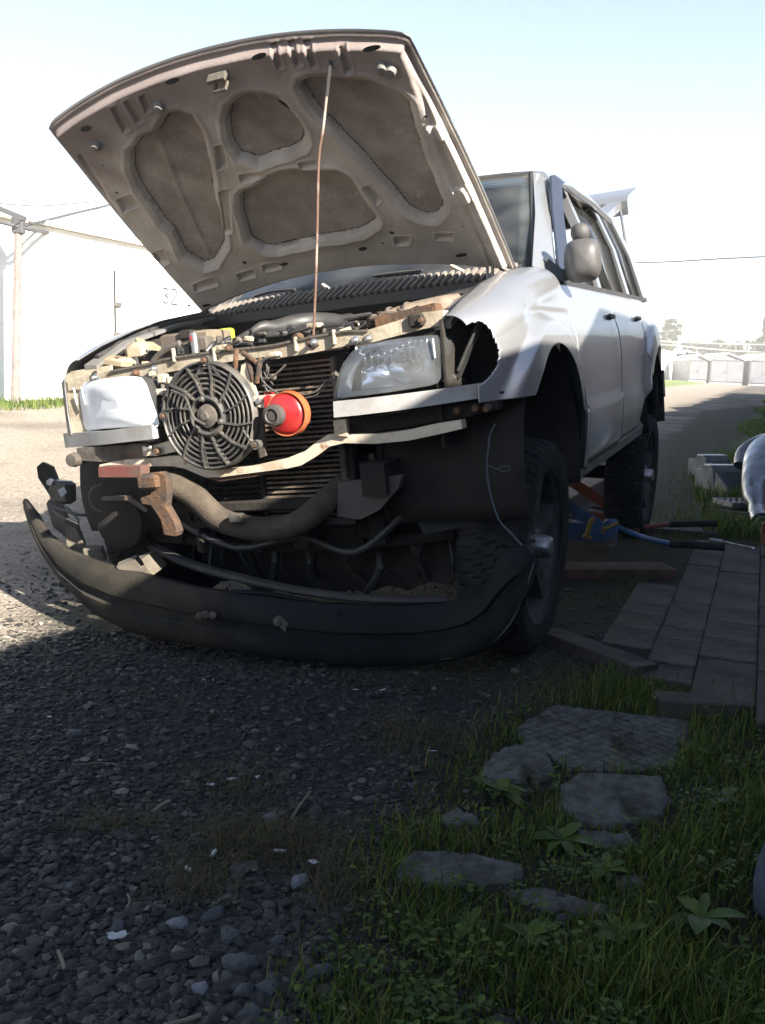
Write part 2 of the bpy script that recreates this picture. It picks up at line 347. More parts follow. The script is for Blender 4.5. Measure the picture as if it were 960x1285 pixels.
# ================================================================== GROUND
GRASS_POLY = [gr(u, v)[:2] for u, v in ((330, 1400), (405, 1200), (450, 1110), (480, 1045), (545, 1000), (560, 950), (620, 905), (700, 868), (790, 800), (740, 745), (800, 700), (820, 640), (836, 560), (880, 520), (1100, 500), (1700, 560), (1700, 1400))]
def build_ground():
    g = np.linspace(0, 1, 300)**2.6*60
    xs = np.concatenate([-g[::-1][:-1], g]); 
    ys = np.concatenate([-np.linspace(1, 0, 25)[:-1]**1.5*60, np.linspace(0, 1, 420)**2.2*560])
    X, Y = np.meshgrid(xs*1.0, ys, indexing='ij'); Xs = X*(1+np.clip(Y, 0, 900)/90)
    Z = terrain(Xs, Y)
    V = np.stack([Xs, Y, Z], -1).reshape(-1, 3); nx, ny = X.shape
    i, j = np.meshgrid(np.arange(nx-1), np.arange(ny-1), indexing='ij'); a = (i*ny+j).ravel()
    F = np.stack([a, a+ny, a+ny+1, a+1], -1)
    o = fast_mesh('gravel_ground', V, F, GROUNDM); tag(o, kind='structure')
    me = o.data; me.polygons.foreach_set('use_smooth', [True]*len(me.polygons))
    xl, yl = tolane(V[:, 0], V[:, 1])
    fr_ = 1-sstep(-.3, .3, yl); sunlit_dust = np.maximum(sstep(1.0, 2.3, -xl), fr_*sstep(.60, 1.0, -xl))*.85+sstep(8, 20, V[:, 1])*.5  # sunlit ground brightened in the colour, along with some track dust
    at1 = me.attributes.new('sunlit_dust', 'FLOAT', 'POINT'); at1.data.foreach_set('value', sunlit_dust.astype(np.float32))
    near = pip(GRASS_POLY, V[:, 0], V[:, 1])
    soil_and_shade = 1-sstep(-.05, .12, near)
    under = sstep(-.25, .1, xl+1.0+.55*sstep(.1, .9, yl))*(1-sstep(.75, 1.0, xl))*sstep(-.75, -.35, yl)*(1-sstep(3.6, 4.6, yl)); soil_and_shade = np.maximum(soil_and_shade, .95*under)   # shade below the car darkened into the ground colour
    at2 = me.attributes.new('soil_and_shade', 'FLOAT', 'POINT'); at2.data.foreach_set('value', soil_and_shade.astype(np.float32))
    verge = np.maximum(sstep(7.4, 8.0, -xl)*(V[:, 1] > 5), sstep(1.0, 1.7, xl+.3*np.sin(yl*.7))*sstep(5, 8, V[:, 1]))
    verge = np.maximum(verge, sstep(4.5, 5.5, -xl)*sstep(35, 45, V[:, 1]))
    at3 = me.attributes.new('verge', 'FLOAT', 'POINT'); at3.data.foreach_set('value', verge.astype(np.float32))
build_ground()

# gravel chips: real stones, smaller and denser further off
def blob_mesh():
    bm = bmesh.new(); bmesh.ops.create_icosphere(bm, subdivisions=1, radius=1); v = np.array([p.co[:] for p in bm.verts]); f = np.array([[q.index for q in x.verts] for x in bm.faces]); bm.free(); return v, f
ICO = blob_mesh()
SLABS = []
def scatter_stones(name, P, S, material):
    n = len(P); v, f = ICO; k = len(v)
    sc = S[:, None]*rng.uniform(.55, 1.25, (n, 3)); sc[:, 2] *= .5
    W = v[None]*sc[:, None, :]*rng.uniform(.72, 1.2, (n, k, 1))
    a = rng.uniform(0, 2*pi, n); c, s = np.cos(a), np.sin(a)
    W = np.stack([W[..., 0]*c[:, None]-W[..., 1]*s[:, None], W[..., 0]*s[:, None]+W[..., 1]*c[:, None], W[..., 2]], -1)
    W += np.concatenate([P, (terrain(P[:, 0], P[:, 1])+S*.18)[:, None]], 1)[:, None, :]
    F = (f[None]+(np.arange(n)*k)[:, None, None]).reshape(-1, 3)
    return fast_mesh(name, W.reshape(-1, 3), F, material)
def sample_px(n, u0, u1, v0, v1, pw=1.0):
    u = rng.uniform(u0, u1, n); v = v0+(v1-v0)*rng.uniform(0, 1, n)**pw
    D = fwd[None]+rgt[None]*((u-480)/FPX)[:, None]-upv[None]*((v-642.5)/FPX)[:, None]; t = -CH/D[:, 2]
    return np.stack([D[:, 0]*t, D[:, 1]*t], -1)
P = np.concatenate([sample_px(34000, -120, 900, 790, 1340), sample_px(11000, -150, 720, 610, 860), sample_px(2500, 600, 1000, 560, 860)])
gd = pip(GRASS_POLY, P[:, 0], P[:, 1]); keep = rng.uniform(0, 1, len(P)) < np.where(gd < 0, .12, 1.0)
P = P[keep]; xu, yu = tolane(P[:, 0], P[:, 1]); P = P[~((xu > -.95)&(xu < .95)&(yu > -.5)&(rng.uniform(0, 1, len(P)) < .75))]; d = np.hypot(P[:, 0], P[:, 1])
S = rng.gamma(3.2, .0021, len(P))*(1.1)+.0015
S = S*.72; S = np.where(rng.uniform(0, 1, len(S)) < .03, S*1.9, S); S = np.minimum(S, .021)
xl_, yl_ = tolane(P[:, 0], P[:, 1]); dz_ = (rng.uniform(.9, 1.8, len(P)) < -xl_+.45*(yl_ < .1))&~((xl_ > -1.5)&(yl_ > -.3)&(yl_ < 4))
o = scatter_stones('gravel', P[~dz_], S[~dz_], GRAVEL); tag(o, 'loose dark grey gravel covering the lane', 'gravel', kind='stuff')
o2 = scatter_stones('sunlit_gravel', P[dz_], S[dz_]*.8, var_mat('sunlit_gravel_chips', [(0, (.09, .08, .065)), (.5, (.15, .13, .105)), (1, (.24, .21, .175))], .9)); tag(o2, 'tan gravel across the lane, dust and sunlight both in its colour', 'gravel', kind='stuff')  # lighter copy of the chips, sunlight put into their tan colour
for q in [o, o2]: q.data.polygons.foreach_set('use_smooth', [True]*len(q.data.polygons)); q.data.set_sharp_from_angle(angle=rad(48))

# ================================================================== GRASS
def blades(P, H, name, material, wid=.0035, lean=.45, label=None):
    n = len(P); a = rng.uniform(0, 2*pi, n); le = rng.uniform(.1, lean*2, n); w = wid*rng.uniform(.6, 1.5, n)
    dx, dy = np.cos(a), np.sin(a); px, py = -dy, dx
    z0 = terrain(P[:, 0], P[:, 1])
    def pt(t, side):
        r = H*le*t**1.8; ww = w*(1-t*.75)*side
        return np.stack([P[:, 0]+dx*r+px*ww, P[:, 1]+dy*r+py*ww, z0+H*t*(1-.25*le*t)], -1)
    V = np.stack([pt(0, -1), pt(0, 1), pt(.5, 1), pt(.5, -1), pt(1, 1), pt(1, -1)], 1)
    F = np.array([[0, 1, 2, 3], [3, 2, 4, 5]]); F = (F[None]+(np.arange(n)*6)[:, None, None]).reshape(-1, 4)
    return fast_mesh(name, V.reshape(-1, 3), F, material)
SLAB_PX = {
 'a': [(695, 887), (780, 897), (867, 907), (858, 940), (845, 966), (780, 972), (715, 967), (690, 950), (660, 940), (645, 917)],
 'b': [(602, 977), (615, 950), (645, 937), (682, 938), (697, 968), (680, 980), (640, 982)],
 'c': [(703, 990), (730, 973), (830, 977), (842, 1008), (825, 1032), (770, 1040), (725, 1035), (700, 1015)],
 'd': [(503, 1083), (522, 1071), (595, 1076), (655, 1090), (660, 1105), (605, 1122), (545, 1115), (497, 1105)],
 'e': [(633, 1124), (680, 1117), (715, 1127), (762, 1140), (758, 1152), (695, 1147)],
 'f': [(555, 1027), (571, 1017), (602, 1029), (601, 1038), (562, 1040)],
 'g': [(727, 1043), (790, 1048), (803, 1064), (762, 1066), (735, 1056)],
 'h': [(768, 1101), (806, 1102), (808, 1119), (775, 1117)]}
SLAB_G = {k: [gr(u, v)[:2] for u, v in p] for k, p in SLAB_PX.items()}
PLAT = [gr(u, v)[:2] for u, v in ((790, 850), (965, 880), (975, 690), (830, 690))]
def grass():
    P = np.concatenate([sample_px(60000, 300, 1050, 860, 1340), sample_px(14000, 600, 1050, 700, 900), sample_px(16000, 790, 1050, 545, 720)])
    d = pip(GRASS_POLY, P[:, 0], P[:, 1])
    clump = np.sin(P[:, 0]*9+2*np.sin(P[:, 1]*5))*np.sin(P[:, 1]*8+1.3*np.sin(P[:, 0]*6))
    pr = sstep(.12, -.25, d)*(.62+.38*clump)
    for k in SLAB_G: pr = pr*sstep(-.012, .008, pip(SLAB_G[k], P[:, 0], P[:, 1]))
    pr = pr*sstep(-.02, .06, pip(PLAT, P[:, 0], P[:, 1]))
    k = rng.uniform(0, 1, len(P)) < pr; P = P[k]; c = clump[k]
    H = rng.gamma(4, .0058, len(P))*(1+.6*c)+.006
    dd = P[:, 1]; H = np.where(P[:, 0] > .5, H*1.15, H); H = np.where(P[:, 1] > 2.4, H*1.05, H)
    o = blades(P, H, 'grass', GRASSM, .0017); tag(o, 'short green grass among the broken slabs', 'grass', kind='stuff')
    # dry tufts in the gravel
    P = []
    for (u, v, su, sv, n) in ((330, 1060, 90, 25, 1700), (250, 1110, 60, 30, 500), (150, 1040, 80, 12, 260), (520, 925, 70, 25, 700), (420, 1110, 50, 40, 700), (700, 860, 60, 25, 700), (300, 990, 60, 20, 300)):
        uu = rng.normal(u, su*.5, n); vv = rng.normal(v, sv*.6, n)
        P += [gr(a, b)[:2] for a, b in zip(uu, vv)]
    P = np.array(P); o = blades(P, rng.gamma(4, .007, len(P))+.006, 'dry_grass', GRASSD, .001, .9); tag(o, 'thin dry grass tufts growing through the gravel', 'grass', kind='stuff')
    # verge along the far garages and right of the lane
    n = 26000; yl = rng.uniform(4, 60, n)**1.0; xl = rng.uniform(-8.9, -7.3, n)
    q = np.array([lane(a, b) for a, b in zip(xl, yl)])
    n2 = 46000; yl = 2.2+38*rng.uniform(0, 1, n2)**1.8; xl = rng.uniform(.95, 3.1, n2)+.2*np.sin(yl*.7)
    q2 = np.array([lane(a, b) for a, b in zip(xl, yl)])
    for (u, v, r) in ((945, 640, .42), (886, 600, .30), (900, 616, .30), (955, 655, .35), (925, 695, .5)):
        g = gr(u, v); q2 = q2[np.hypot(q2[:, 0]-g[0], q2[:, 1]-g[1]) > r]
    q2 = q2[pip(PLAT, q2[:, 0], q2[:, 1]) > .03]
    q = np.concatenate([q, q2])
    o = blades(q[:, :2], rng.gamma(6, .011, len(q))+.02, 'verge_grass', GRASSM, .007); tag(o, 'bright grass verge along the garage walls', 'grass', kind='stuff')
grass()
def ground_cover():
    P = np.concatenate([sample_px(8000, 330, 1050, 900, 1330), sample_px(1200, 600, 1000, 860, 960)])
    d = pip(GRASS_POLY, P[:, 0], P[:, 1]); cl = np.sin(P[:, 0]*14+3*np.sin(P[:, 1]*9))*np.sin(P[:, 1]*13+2*np.sin(P[:, 0]*11))
    pr = sstep(.05, -.15, d)*sstep(-.1, .5, cl)
    for k in SLAB_G: pr = pr*sstep(-.008, .01, pip(SLAB_G[k], P[:, 0], P[:, 1]))
    P = P[rng.uniform(0, 1, len(P)) < pr]; P = P[pip(PLAT, P[:, 0], P[:, 1]) > .02]; n = len(P)
    a = rng.uniform(0, 2*pi, n); L = rng.uniform(.005, .017, n); w = L*rng.uniform(.25, .42, n); z = .012+rng.uniform(0, .035, n); ti = rng.uniform(-.3, .8, n)
    dx, dy = np.cos(a), np.sin(a); pts = []
    for t, s_ in ((0, 0), (.35, 1), (.75, .8), (1, 0), (.75, -.8), (.35, -1)):
        pts.append(np.stack([P[:, 0]+dx*L*t-dy*w*s_, P[:, 1]+dy*L*t+dx*w*s_, z+L*ti*t*(1.2-.6*t)+abs(s_)*w*.25], -1))
    V = np.stack(pts, 1).reshape(-1, 3); F = np.array([[0, 1, 2, 3], [0, 3, 4, 5]]); F = (F[None]+(np.arange(n)*6)[:, None, None]).reshape(-1, 4)
    tag(fast_mesh('ground_cover', V, F, WEEDM), 'small broad leaves mixed into the grass', 'ground cover', kind='stuff')
ground_cover()
def weed(px, py, r, n, label, seed):
    rr = random.Random(seed); b = MB(); g = gr(px, py)
    for i in range(n):
        a = 2*pi*i/n+rr.uniform(-.3, .3); L = r*rr.uniform(.7, 1.2); w = L*rr.uniform(.14, .24); lift = rr.uniform(.2, .8)
        def fn(u, v, a=a, L=L, w=w, lift=lift):
            t = u; ww = w*math.sin(pi*min(1, t*.93+.05))**.8*(v-.5)*2
            x = L*t*.9; z = L*(lift*t-.45*t*t)+.012+abs(v-.5)*.25*w
            return (x*math.cos(a)-ww*math.sin(a), x*math.sin(a)+ww*math.cos(a), z)
        b.grid(fn, 6, 5)
    o = b.build('weed', WEEDM, ang=80); o.location = g; return tag(o, label, 'weed', 'broad-leaved weeds among the slabs')
WP = [(630, 1000, .07, 9, 'bright weed rosette just below the small broken slab piece'), (705, 1060, .075, 9, 'tall lance-leaved weed between the middle and lower slabs'),
 (865, 945, .06, 7, 'yellow-green weed at the right corner of the large slab'), 
 (880, 1160, .09, 6, 'upright broad-leaved dock weed in the right grass'), (905, 1010, .07, 7, 'dark broad leaves right of the second slab'),
  (660, 1185, .06, 8, 'low weed below the long narrow slab'),
 (760, 1100, .05, 9, 'small weed beside the mossy slab strip'), (590, 1165, .06, 6, 'weed left of the mossy strip under the lowest slab'),
  (850, 1240, .055, 6, 'weed standing low between dark grass at the bottom right'),
 (775, 1180, .07, 8, 'fan of long leaves in the middle of the lower grass'), (280, 1066, .022, 3, 'tiny green sprout alone in the gravel'), ]
for i, w in enumerate(WP): weed(*w, seed=i)

# concrete slabs
def slab(key, label, h=.022, groove=False):
    rr = random.Random(key); poly = SLAB_G[key]; pts = []
    n = len(poly)
    for i in range(n):
        a, b = np.array(poly[i]), np.array(poly[(i+1) % n]); L = np.linalg.norm(b-a); k = max(2, int(L/.012))
        for j in range(k):
            p = a+(b-a)*j/k+np.array([rr.uniform(-.0055, .0055), rr.uniform(-.0055, .0055)]); pts.append(p)
    c = np.mean(pts, 0); rings = []
    h *= .42
    for s_, z in ((1.01, -.03), (1.0, h*.5), (.975, h*.85), (.93, h)):
        rings.append([(c[0]+(p[0]-c[0])*s_, c[1]+(p[1]-c[1])*s_, z+rr.uniform(-.0012, .0012)) for p in pts])
    for s_ in (.8, .6, .4, .2, .05):
        rings.append([(c[0]+(p[0]-c[0])*s_, c[1]+(p[1]-c[1])*s_, h+rr.uniform(-.0018, .0018)) for p in pts])
    b = MB().loft(rings, caps=True)
    o = wthing(b, 'concrete_slab', SLABM if groove else CONC, label, 'slab', (c[0], c[1], 0), 'broken concrete slabs sunk in the grass', ang=50); return o
def slab_pattern():
    M_ = CONC.copy(); M_.name = 'waffle_concrete'; n = M_.node_tree; b = n.nodes['Principled BSDF']
    tc = n.nodes.new('ShaderNodeTexCoord'); mp = n.nodes.new('ShaderNodeMapping'); mp.inputs['Rotation'].default_value = (0, 0, .9)
    n.links.new(tc.outputs['Object'], mp.inputs[0]); br = n.nodes.new('ShaderNodeTexBrick'); br.offset = 0; br.inputs['Scale'].default_value = 1
    br.inputs['Brick Width'].default_value = .03; br.inputs['Row Height'].default_value = .03; br.inputs['Mortar Size'].default_value = .0022; br.inputs['Mortar Smooth'].default_value = .6
    n.links.new(mp.outputs[0], br.inputs['Vector'])
    old = b.inputs['Normal'].links[0].from_socket; bn = n.nodes.new('ShaderNodeBump'); bn.inputs['Strength'].default_value = .8; bn.inputs['Distance'].default_value = .004; bn.invert = True
    n.links.new(br.outputs['Fac'], bn.inputs['Height']); n.links.new(old, bn.inputs['Normal']); n.links.new(bn.outputs[0], b.inputs['Normal'])
    src = b.inputs['Base Color'].links[0].from_socket; mx = n.nodes.new('ShaderNodeMix'); mx.data_type = 'RGBA'; mx.blend_type = 'MULTIPLY'
    mx.inputs[7].default_value = (.5, .5, .5, 1); n.links.new(br.outputs['Fac'], mx.inputs[0]); n.links.new(src, mx.inputs[6]); n.links.new(mx.outputs[2], b.inputs['Base Color'])
    return M_
SLABM = slab_pattern()
slab('a', 'largest grey concrete slab with a scored diamond pattern, nearest the timber paving', .024, True)
slab('b', 'small broken slab piece at the left corner of the largest slab')
slab('c', 'squarish grey slab just below the largest patterned slab', .024)
slab('d', 'long narrow slab with a cracked edge at the lower left of the grass', .026)
slab('e', 'mossy sliver of slab lying below the long narrow slab', .016)
slab('f', 'smallest slab fragment where gravel meets grass', .016)
slab('g', 'thin slab sliver showing under the squarish slab', .012)
slab('h', 'overgrown slab scrap right of the lower weeds', .012)

# larger loose stones and litter
def lone_stone(u, v, r, m_, label, seed):
    rr = np.random.default_rng(seed); bm = bmesh.new(); bmesh.ops.create_icosphere(bm, subdivisions=2, radius=1)
    for p in bm.verts:
        c = p.co; k = 1+.16*math.sin(c.x*3.1+seed)+.14*math.sin(c.y*4.3+seed*2)+.05*rr.normal(); p.co = (c.x*r*1.15*k, c.y*r*.85*k, c.z*r*.5*k)
    me = bpy.data.meshes.new('stone'); bm.to_mesh(me); bm.free(); me.materials.append(m_)
    o = bpy.data.objects.new('stone', me); COL.objects.link(o); g = gr(u, v); o.location = (g[0], g[1], r*.3); o.rotation_euler = (0, 0, seed)
    return tag(o, label, 'stone', 'larger stones lying in the gravel')
ST = [(376, 1111, .022, STONEL, 'pale blue-grey speckled stone in the middle of the litter'), (340, 1028, .017, STONEL, 'rounded pale stone beside the dry grass tuft'), (222, 1162, .018, STONEL, 'blue-grey stone on the left of the stone cluster'),
 (266, 1153, .02, STONE, 'flat dark stone above the stone cluster'), (288, 1177, .02, STONE, 'tilted grey stone in the cluster'), (298, 1215, .026, STONE, 'largest dark stone of the lower cluster'),
 (305, 1248, .018, STONE, 'dark stone just below the largest one'), (252, 1244, .015, STONEL, 'whitish stone near the bottom of the gravel'), (335, 1243, .019, STONE, 'dark stone at the grass edge near the bottom'),
 (398, 1225, .02, STONE, 'dark stone half inside the grass at the bottom'), (147, 1166, .015, STONE, 'stone left of the white torn scrap'), (92, 923, .02, STONE, 'dark stone alone in the upper left gravel'), (348, 1183, .013, STONE, 'small round stone right of the cluster'),
 (90, 1115, .014, STONE, 'stone in the dark damp patch'), (300, 1095, .02, STONE, 'low broad stone between the two cigarette ends'), (312, 1275, .018, STONE, 'stone at the very bottom of the gravel'), (210, 930, .012, STONE, 'small stone in the upper gravel')]
for i, s_ in enumerate(ST): lone_stone(*s_, seed=i+1)
def litter_bit(u, v, L, w, ang, label, name='paper_scrap', cat='litter', mt=PAPER, rnd=True):
    g = gr(u, v); b = MB()
    if rnd: b.tube([(-L/2, 0, 0), (L/2, 0, 0)], w/2, 8)
    else:
        rr = random.Random(u)
        b.grid(lambda a, c: ((a-.5)*L+rr.uniform(-.12, .12)*w, (c-.5)*w+rr.uniform(-.15, .15)*w, rr.uniform(0, .25)*w), 5, 4)
    o = b.build(name, mt); o.location = (g[0], g[1], .012+w*.3); o.rotation_euler = (0, 0, ang); return tag(o, label, cat)
litter_bit(268, 1079, .019, .008, 1.4, 'white cigarette end standing out above the stone cluster', 'cigarette_end')
litter_bit(236, 1099, .015, .008, 2.4, 'white cigarette end lying left of the other', 'cigarette_end')
litter_bit(351, 1076, .024, .007, 0, 'white stub lying flat left of the paper scrap', 'cigarette_end')
litter_bit(393, 1091, .018, .014, 2.3, 'folded white paper scrap beside the pale speckled stone', rnd=False)
litter_bit(147, 1186, .03, .016, .4, 'torn whitish foil scrap in the lower left gravel', rnd=False)
litter_bit(264, 992, .016, .009, 0, 'white flake left of the dry grass', rnd=False)
litter_bit(323, 983, .014, .011, 1, 'white crumpled scrap above the dry grass', rnd=False)
litter_bit(543, 949, .026, .006, .1, 'white strip lying near the edge of the gravel', rnd=False)
litter_bit(62, 906, .014, .008, .2, 'small white scrap at the far left of the gravel', rnd=False)
litter_bit(446, 871, .016, .006, .2, 'white sliver under the bumper shadow', rnd=False)
litter_bit(290, 985, .016, .010, .4, 'pale chip beside the white flake', rnd=False)
litter_bit(480, 872, .02, .01, .5, 'dirty white chip in front of the bumper', rnd=False)
def stick(pts, r, label, mt=STICKM, name='stick'):
    P = [gr(u, v, .012) for u, v in pts]; b = MB().tube(P, r, 6, smooth=4); return wthing(b, name, mt, label, 'stick', tuple(gr(*pts[0])))
stick([(365, 1028), (378, 1008), (390, 993)], .0028, 'bent dry stick standing out above the stones')
stick([(193, 1018), (203, 1010), (214, 1005)], .004, 'short brown stick in the upper gravel')
stick([(73, 1193), (78, 1205), (81, 1216)], .003, 'pale bent twig in the lower left gravel')
stick([(158, 1141), (163, 1130), (160, 1122)], .002, 'curled pale twig beside the torn scrap')
stick([(205, 1287), (230, 1281), (252, 1274)], .0035, 'pale stick at the bottom edge')
stick([(90, 960), (130, 957), (160, 962)], .0012, 'thin dry stem lying across the gravel')

# ================================================================== TIMBER PAVING, BOARDS
def paving():
    root = thing('timber_paving', 'old timber block paving laid flat beside the car', 'paving', (*gr(880, 780)[:2], 0), 0)
    org = gr(869, 864); ang = rad(90-22.0); ax = np.array([math.cos(ang), math.sin(ang)]); bx = np.array([ax[1], -ax[0]])
    rr = random.Random(5); L0 = np.array(root.location)
    cols = [(-.33, -.158, [.28, .52, .75, .95, 1.35]), (-.155, -.004, [-.03, .14, .44, .62, 1.05, 1.5, 1.88, 2.3, 2.7]), (0, .182, [-.16, .28, .52, .78, 1.03, 1.42, 1.8, 2.2, 2.6]), (.186, .36, [-.3, -.02, .2, .45, .8, 1.1, 1.5, 1.9, 2.3, 2.7])]
    for c0, c1, ys in cols:
        for y0, y1 in zip(ys, ys[1:]):
            y1 -= .006; cx = (c0+c1)/2; cyy = (y0+y1)/2; p = org[:2]+bx*cx+ax*cyy
            h = .055; b = MB().box((0, 0, 0), (c1-c0+.001, y1-y0+.002, h), bev=.004)
            k = b.build('paving_block', WOOD, root, ang=30)
            k.location = (p[0]-L0[0], p[1]-L0[1], h/2+rr.uniform(-.004, .004)-.026); k.rotation_euler = (rr.uniform(-.008, .008), rr.uniform(-.012, .012), ang-pi/2+rr.uniform(-.012, .012))
paving()
def board(p0, p1, w, h, z, mt, label, name='board', cat='board'):
    a = gr(*p0)[:2]; c = gr(*p1)[:2]; L = np.linalg.norm(c-a); m_ = (a+c)/2; b = MB(); rr = random.Random(int(p0[0]))
    rings = []
    for i in range(13):
        x = -L/2+L*i/12
        rings.append([(x, y+rr.uniform(-.0015, .0015), zz+rr.uniform(-.001, .001)) for y, zz in ((-w/2, 0), (w/2, 0), (w/2, h*.9), (w/2*.9, h), (-w/2*.9, h), (-w/2, h*.9))])
    b.loft(rings); o = b.build(name, mt, ang=30); o.location = (m_[0], m_[1], z); o.rotation_euler = (0, 0, math.atan2(c[1]-a[1], c[0]-a[0])); return tag(o, label, cat)
board((690, 805), (812, 852), .10, .045, 0, WOOD, 'weathered grey board lying in front of the left front wheel')
board((655, 722), (838, 722), .17, .05, 0, WOODB, 'thick brown board under the blue trolley jack')
board((822, 893), (922, 898), .09, .05, 0, WOOD, 'dark squared timber along the near end of the paving')
board((795, 664), (900, 672), .22, .035, 0, WOOD, 'grey board under the jack handles')
board((700, 640), (770, 600), .16, .09, .0, WOODB, 'wooden block standing behind the front wheel')
exec_after = []
# ================================================================== THE CAR
car = thing('off_road_car', 'silver off-road car with raised bonnet, stripped front end and its bumper off', 'car', (CX, CY, 0), YAW)
def cpart(mb, name, mt, frame='body', parent=None, ang=35, label=None, thick=0):
    o = mb.build(name, mt, parent or car, frame, ang=ang, thick=thick)
    if label: o['label'] = label
    return o
def yb(fn, u, v, it=6):                                # sight line meets the surface y = fn(x)
    y = fn(0); p = None
    for _ in range(it): p = bp(u, v, 'y', y); y = fn(p[0])
    return p
def ribbon(top, bot, y, depth):
    f = y if callable(y) else (lambda x: y); rings = []
    for t, b in zip(top, bot):
        a = yb(f, *t); c = yb(f, *b); d = np.array([0, depth, 0]); rings.append([a, c, c+d, a+d])
    return MB().loft(rings)

# ---- side panels
ZX = [.30, .36, .45, .6, .75, .85, .95, 1.03, 1.06]; XX = [.785, .805, .822, .838, .845, .84, .822, .79, .77]
def Xs(y, z):
    x = np.interp(z, ZX, XX)+.012*float(sstep(.585, .565, z))-.006*math.exp(-((z-.93)/.02)**2)
    for c0, rz in ((-.02, .375), (2.66, .37)):
        d = math.hypot((y-c0)/.41, (z-.45)/.385)
        x += .030*(1-float(sstep(1.14, 1.26, d)))*(1 if z < .93 else max(0, 1-(z-.93)/.08))
    x -= .11*max(0, (-y-.25)/.3)**2+.05*max(0, (y-2.5)/.6)**2
    return x
def archf(y): 
    t = (y+.02)/.395; return .45+.375*math.sqrt(max(0, 1-t*t)) if abs(t) < 1 else 0
def archr(y):
    t = (y-2.66)/.40; return .43+.345*math.sqrt(max(0, 1-t*t)) if abs(t) < 1 else 0
ZT = lambda y: float(np.interp(y, [-.54, -.4, -.2, 0, .267, .42, .6], [.925, .975, 1.03, 1.07, 1.105, 1.118, 1.125]))
def fender(sg, name, label=None):
    NY, NH = 150, 90; rows = []
    for i in range(NY):
        row = []
        for j in range(NH):
            h = j/(NH-1); t = i/(NY-1)
            y = -.52+.94*t
            for _ in range(3):
                zl = max(archf(y), .675 if y < 0 else .36); zt = ZT(y); zs = zt-.105
                if h < .7: z = zl+(zs-zl)*h/.7; x = Xs(y, z)
                else:
                    a = (h-.7)/.3*pi/2; xs = Xs(y, zs); x = .668+(xs-.668)*math.cos(a)**.85; z = zs+.105*math.sin(a)
                y0 = -.53
                y = y0+(.42-y0)*t
            row.append((sg*x, y, z))
        rows.append(row)
    V = np.array([p for r in rows for p in r]); W_ = Cw(T(V))-np.array([0, 0, CH]); dz = W_@fwd
    uu = 480+FPX*(W_@rgt)/dz; vv = 642.5-FPX*(W_@upv)/dz
    hd = pip([(540, 416), (556, 415), (580, 411), (602, 404), (612, 411), (618, 424), (625, 440), (623, 458), (614, 472), (602, 483), (540, 494)], uu, vv) if sg > 0 else np.ones(len(V))
    b = MB(); b.add(V, [q for q in [(i*NH+j, (i+1)*NH+j, (i+1)*NH+j+1, i*NH+j+1) for i in range(NY-1) for j in range(NH-1)] if min(hd[k] for k in q) > (1.2*math.sin(q[0]*.7)-.5 if False else 0)])
    return cpart(b, name, PAINT, ang=60, label=label, thick=.003)
fl = fender(1, 'front_fender'); fr = fender(-1, 'front_fender')
def side_patch(sg, y0, y1, zlo, zhi, name, mt=PAINT, ny=40, nz=30, parent=None, yfr=None):
    b = MB()
    def fn(u, v):
        y = y0+(y1-y0)*u; zl = zlo(y) if callable(zlo) else zlo; zh = zhi(y) if callable(zhi) else zhi; z = zl+(zh-zl)*v
        if yfr:
            y = yfr(u, z)
        return (sg*Xs(y, z), y, z)
    b.grid(fn, ny, nz); return cpart(b, name, mt, ang=60, parent=parent, thick=.003)
BELT = lambda y: 1.062-.012*sstep(.4, 2.6, y)
for sg in (1, -1):
    fd = side_patch(sg, .429, 1.397, .345, BELT, 'front_door'); rd = side_patch(sg, 1.410, 2.30, .36, BELT, 'rear_door', yfr=lambda u, z: 1.410+(2.262+.0-1.410)*u if z > .62 else 1.407+(2.262-1.407-.24*sstep(.62, .38, z))*u)
    # rear quarter with its wheel arch
    def zq(y): return max(archr(y), .42)
    side_patch(sg, 2.268, 3.12, lambda y: max(archr(y), .62 if y < 2.4 else .42), BELT, 'rear_quarter', ny=50)
    for yy in (.4235, 1.4035):
        cpart(MB().loft([[(sg*(Xs(yy, z)-.010), yy-.008, z), (sg*(Xs(yy, z)-.010), yy+.008, z), (sg*(Xs(yy, z)-.03), yy+.008, z), (sg*(Xs(yy, z)-.03), yy-.008, z)] for z in np.linspace(.36, 1.05, 12)]), 'door_seal', BLACKP)
    for yc, pd in ((1.28, fd), (2.12, rd)):
        b = MB().box((sg*(Xs(yc, .93)+.012), yc, .932), (.018, .13, .022), bev=.005).box((sg*(Xs(yc, .93)-.002), yc, .915), (.014, .10, .035), bev=.004)
        cpart(b, 'handle', BLACKP, parent=pd)
    b = MB(); b.loft([[(sg*x, y, z) for x, z in ((.76, .30), (.80, .30), (.812, .345), (.80, .375), (.74, .375))] for y in (.40, 1.0, 1.6, 2.25)])
    cpart(b, 'door_sill', PAINTD)
# arch liners
for sg in (1, -1):
    for c0, rz, cz, nm in ((-.02, .38, .45, 'front'), (2.66, .35, .43, 'rear')):
        b = MB()
        def fn(u, v, c0=c0, rz=rz, cz=cz, sg=sg):
            a = pi*(-.12+1.24*v); return (sg*(.36+.475*u), c0+.405*math.cos(a), cz+rz*1.01*math.sin(a))
        b.grid(fn, 6, 26); cpart(b, 'wheel_arch_liner', GRIME, ang=60, thick=.004)
        b = MB().prism([(sg*.37, c0+.42*math.cos(a), cz+rz*math.sin(a)) for a in np.linspace(-.1*pi, 1.1*pi, 22)], (sg*.012, 0, 0)); cpart(b, 'inner_arch_panel', GRIME)
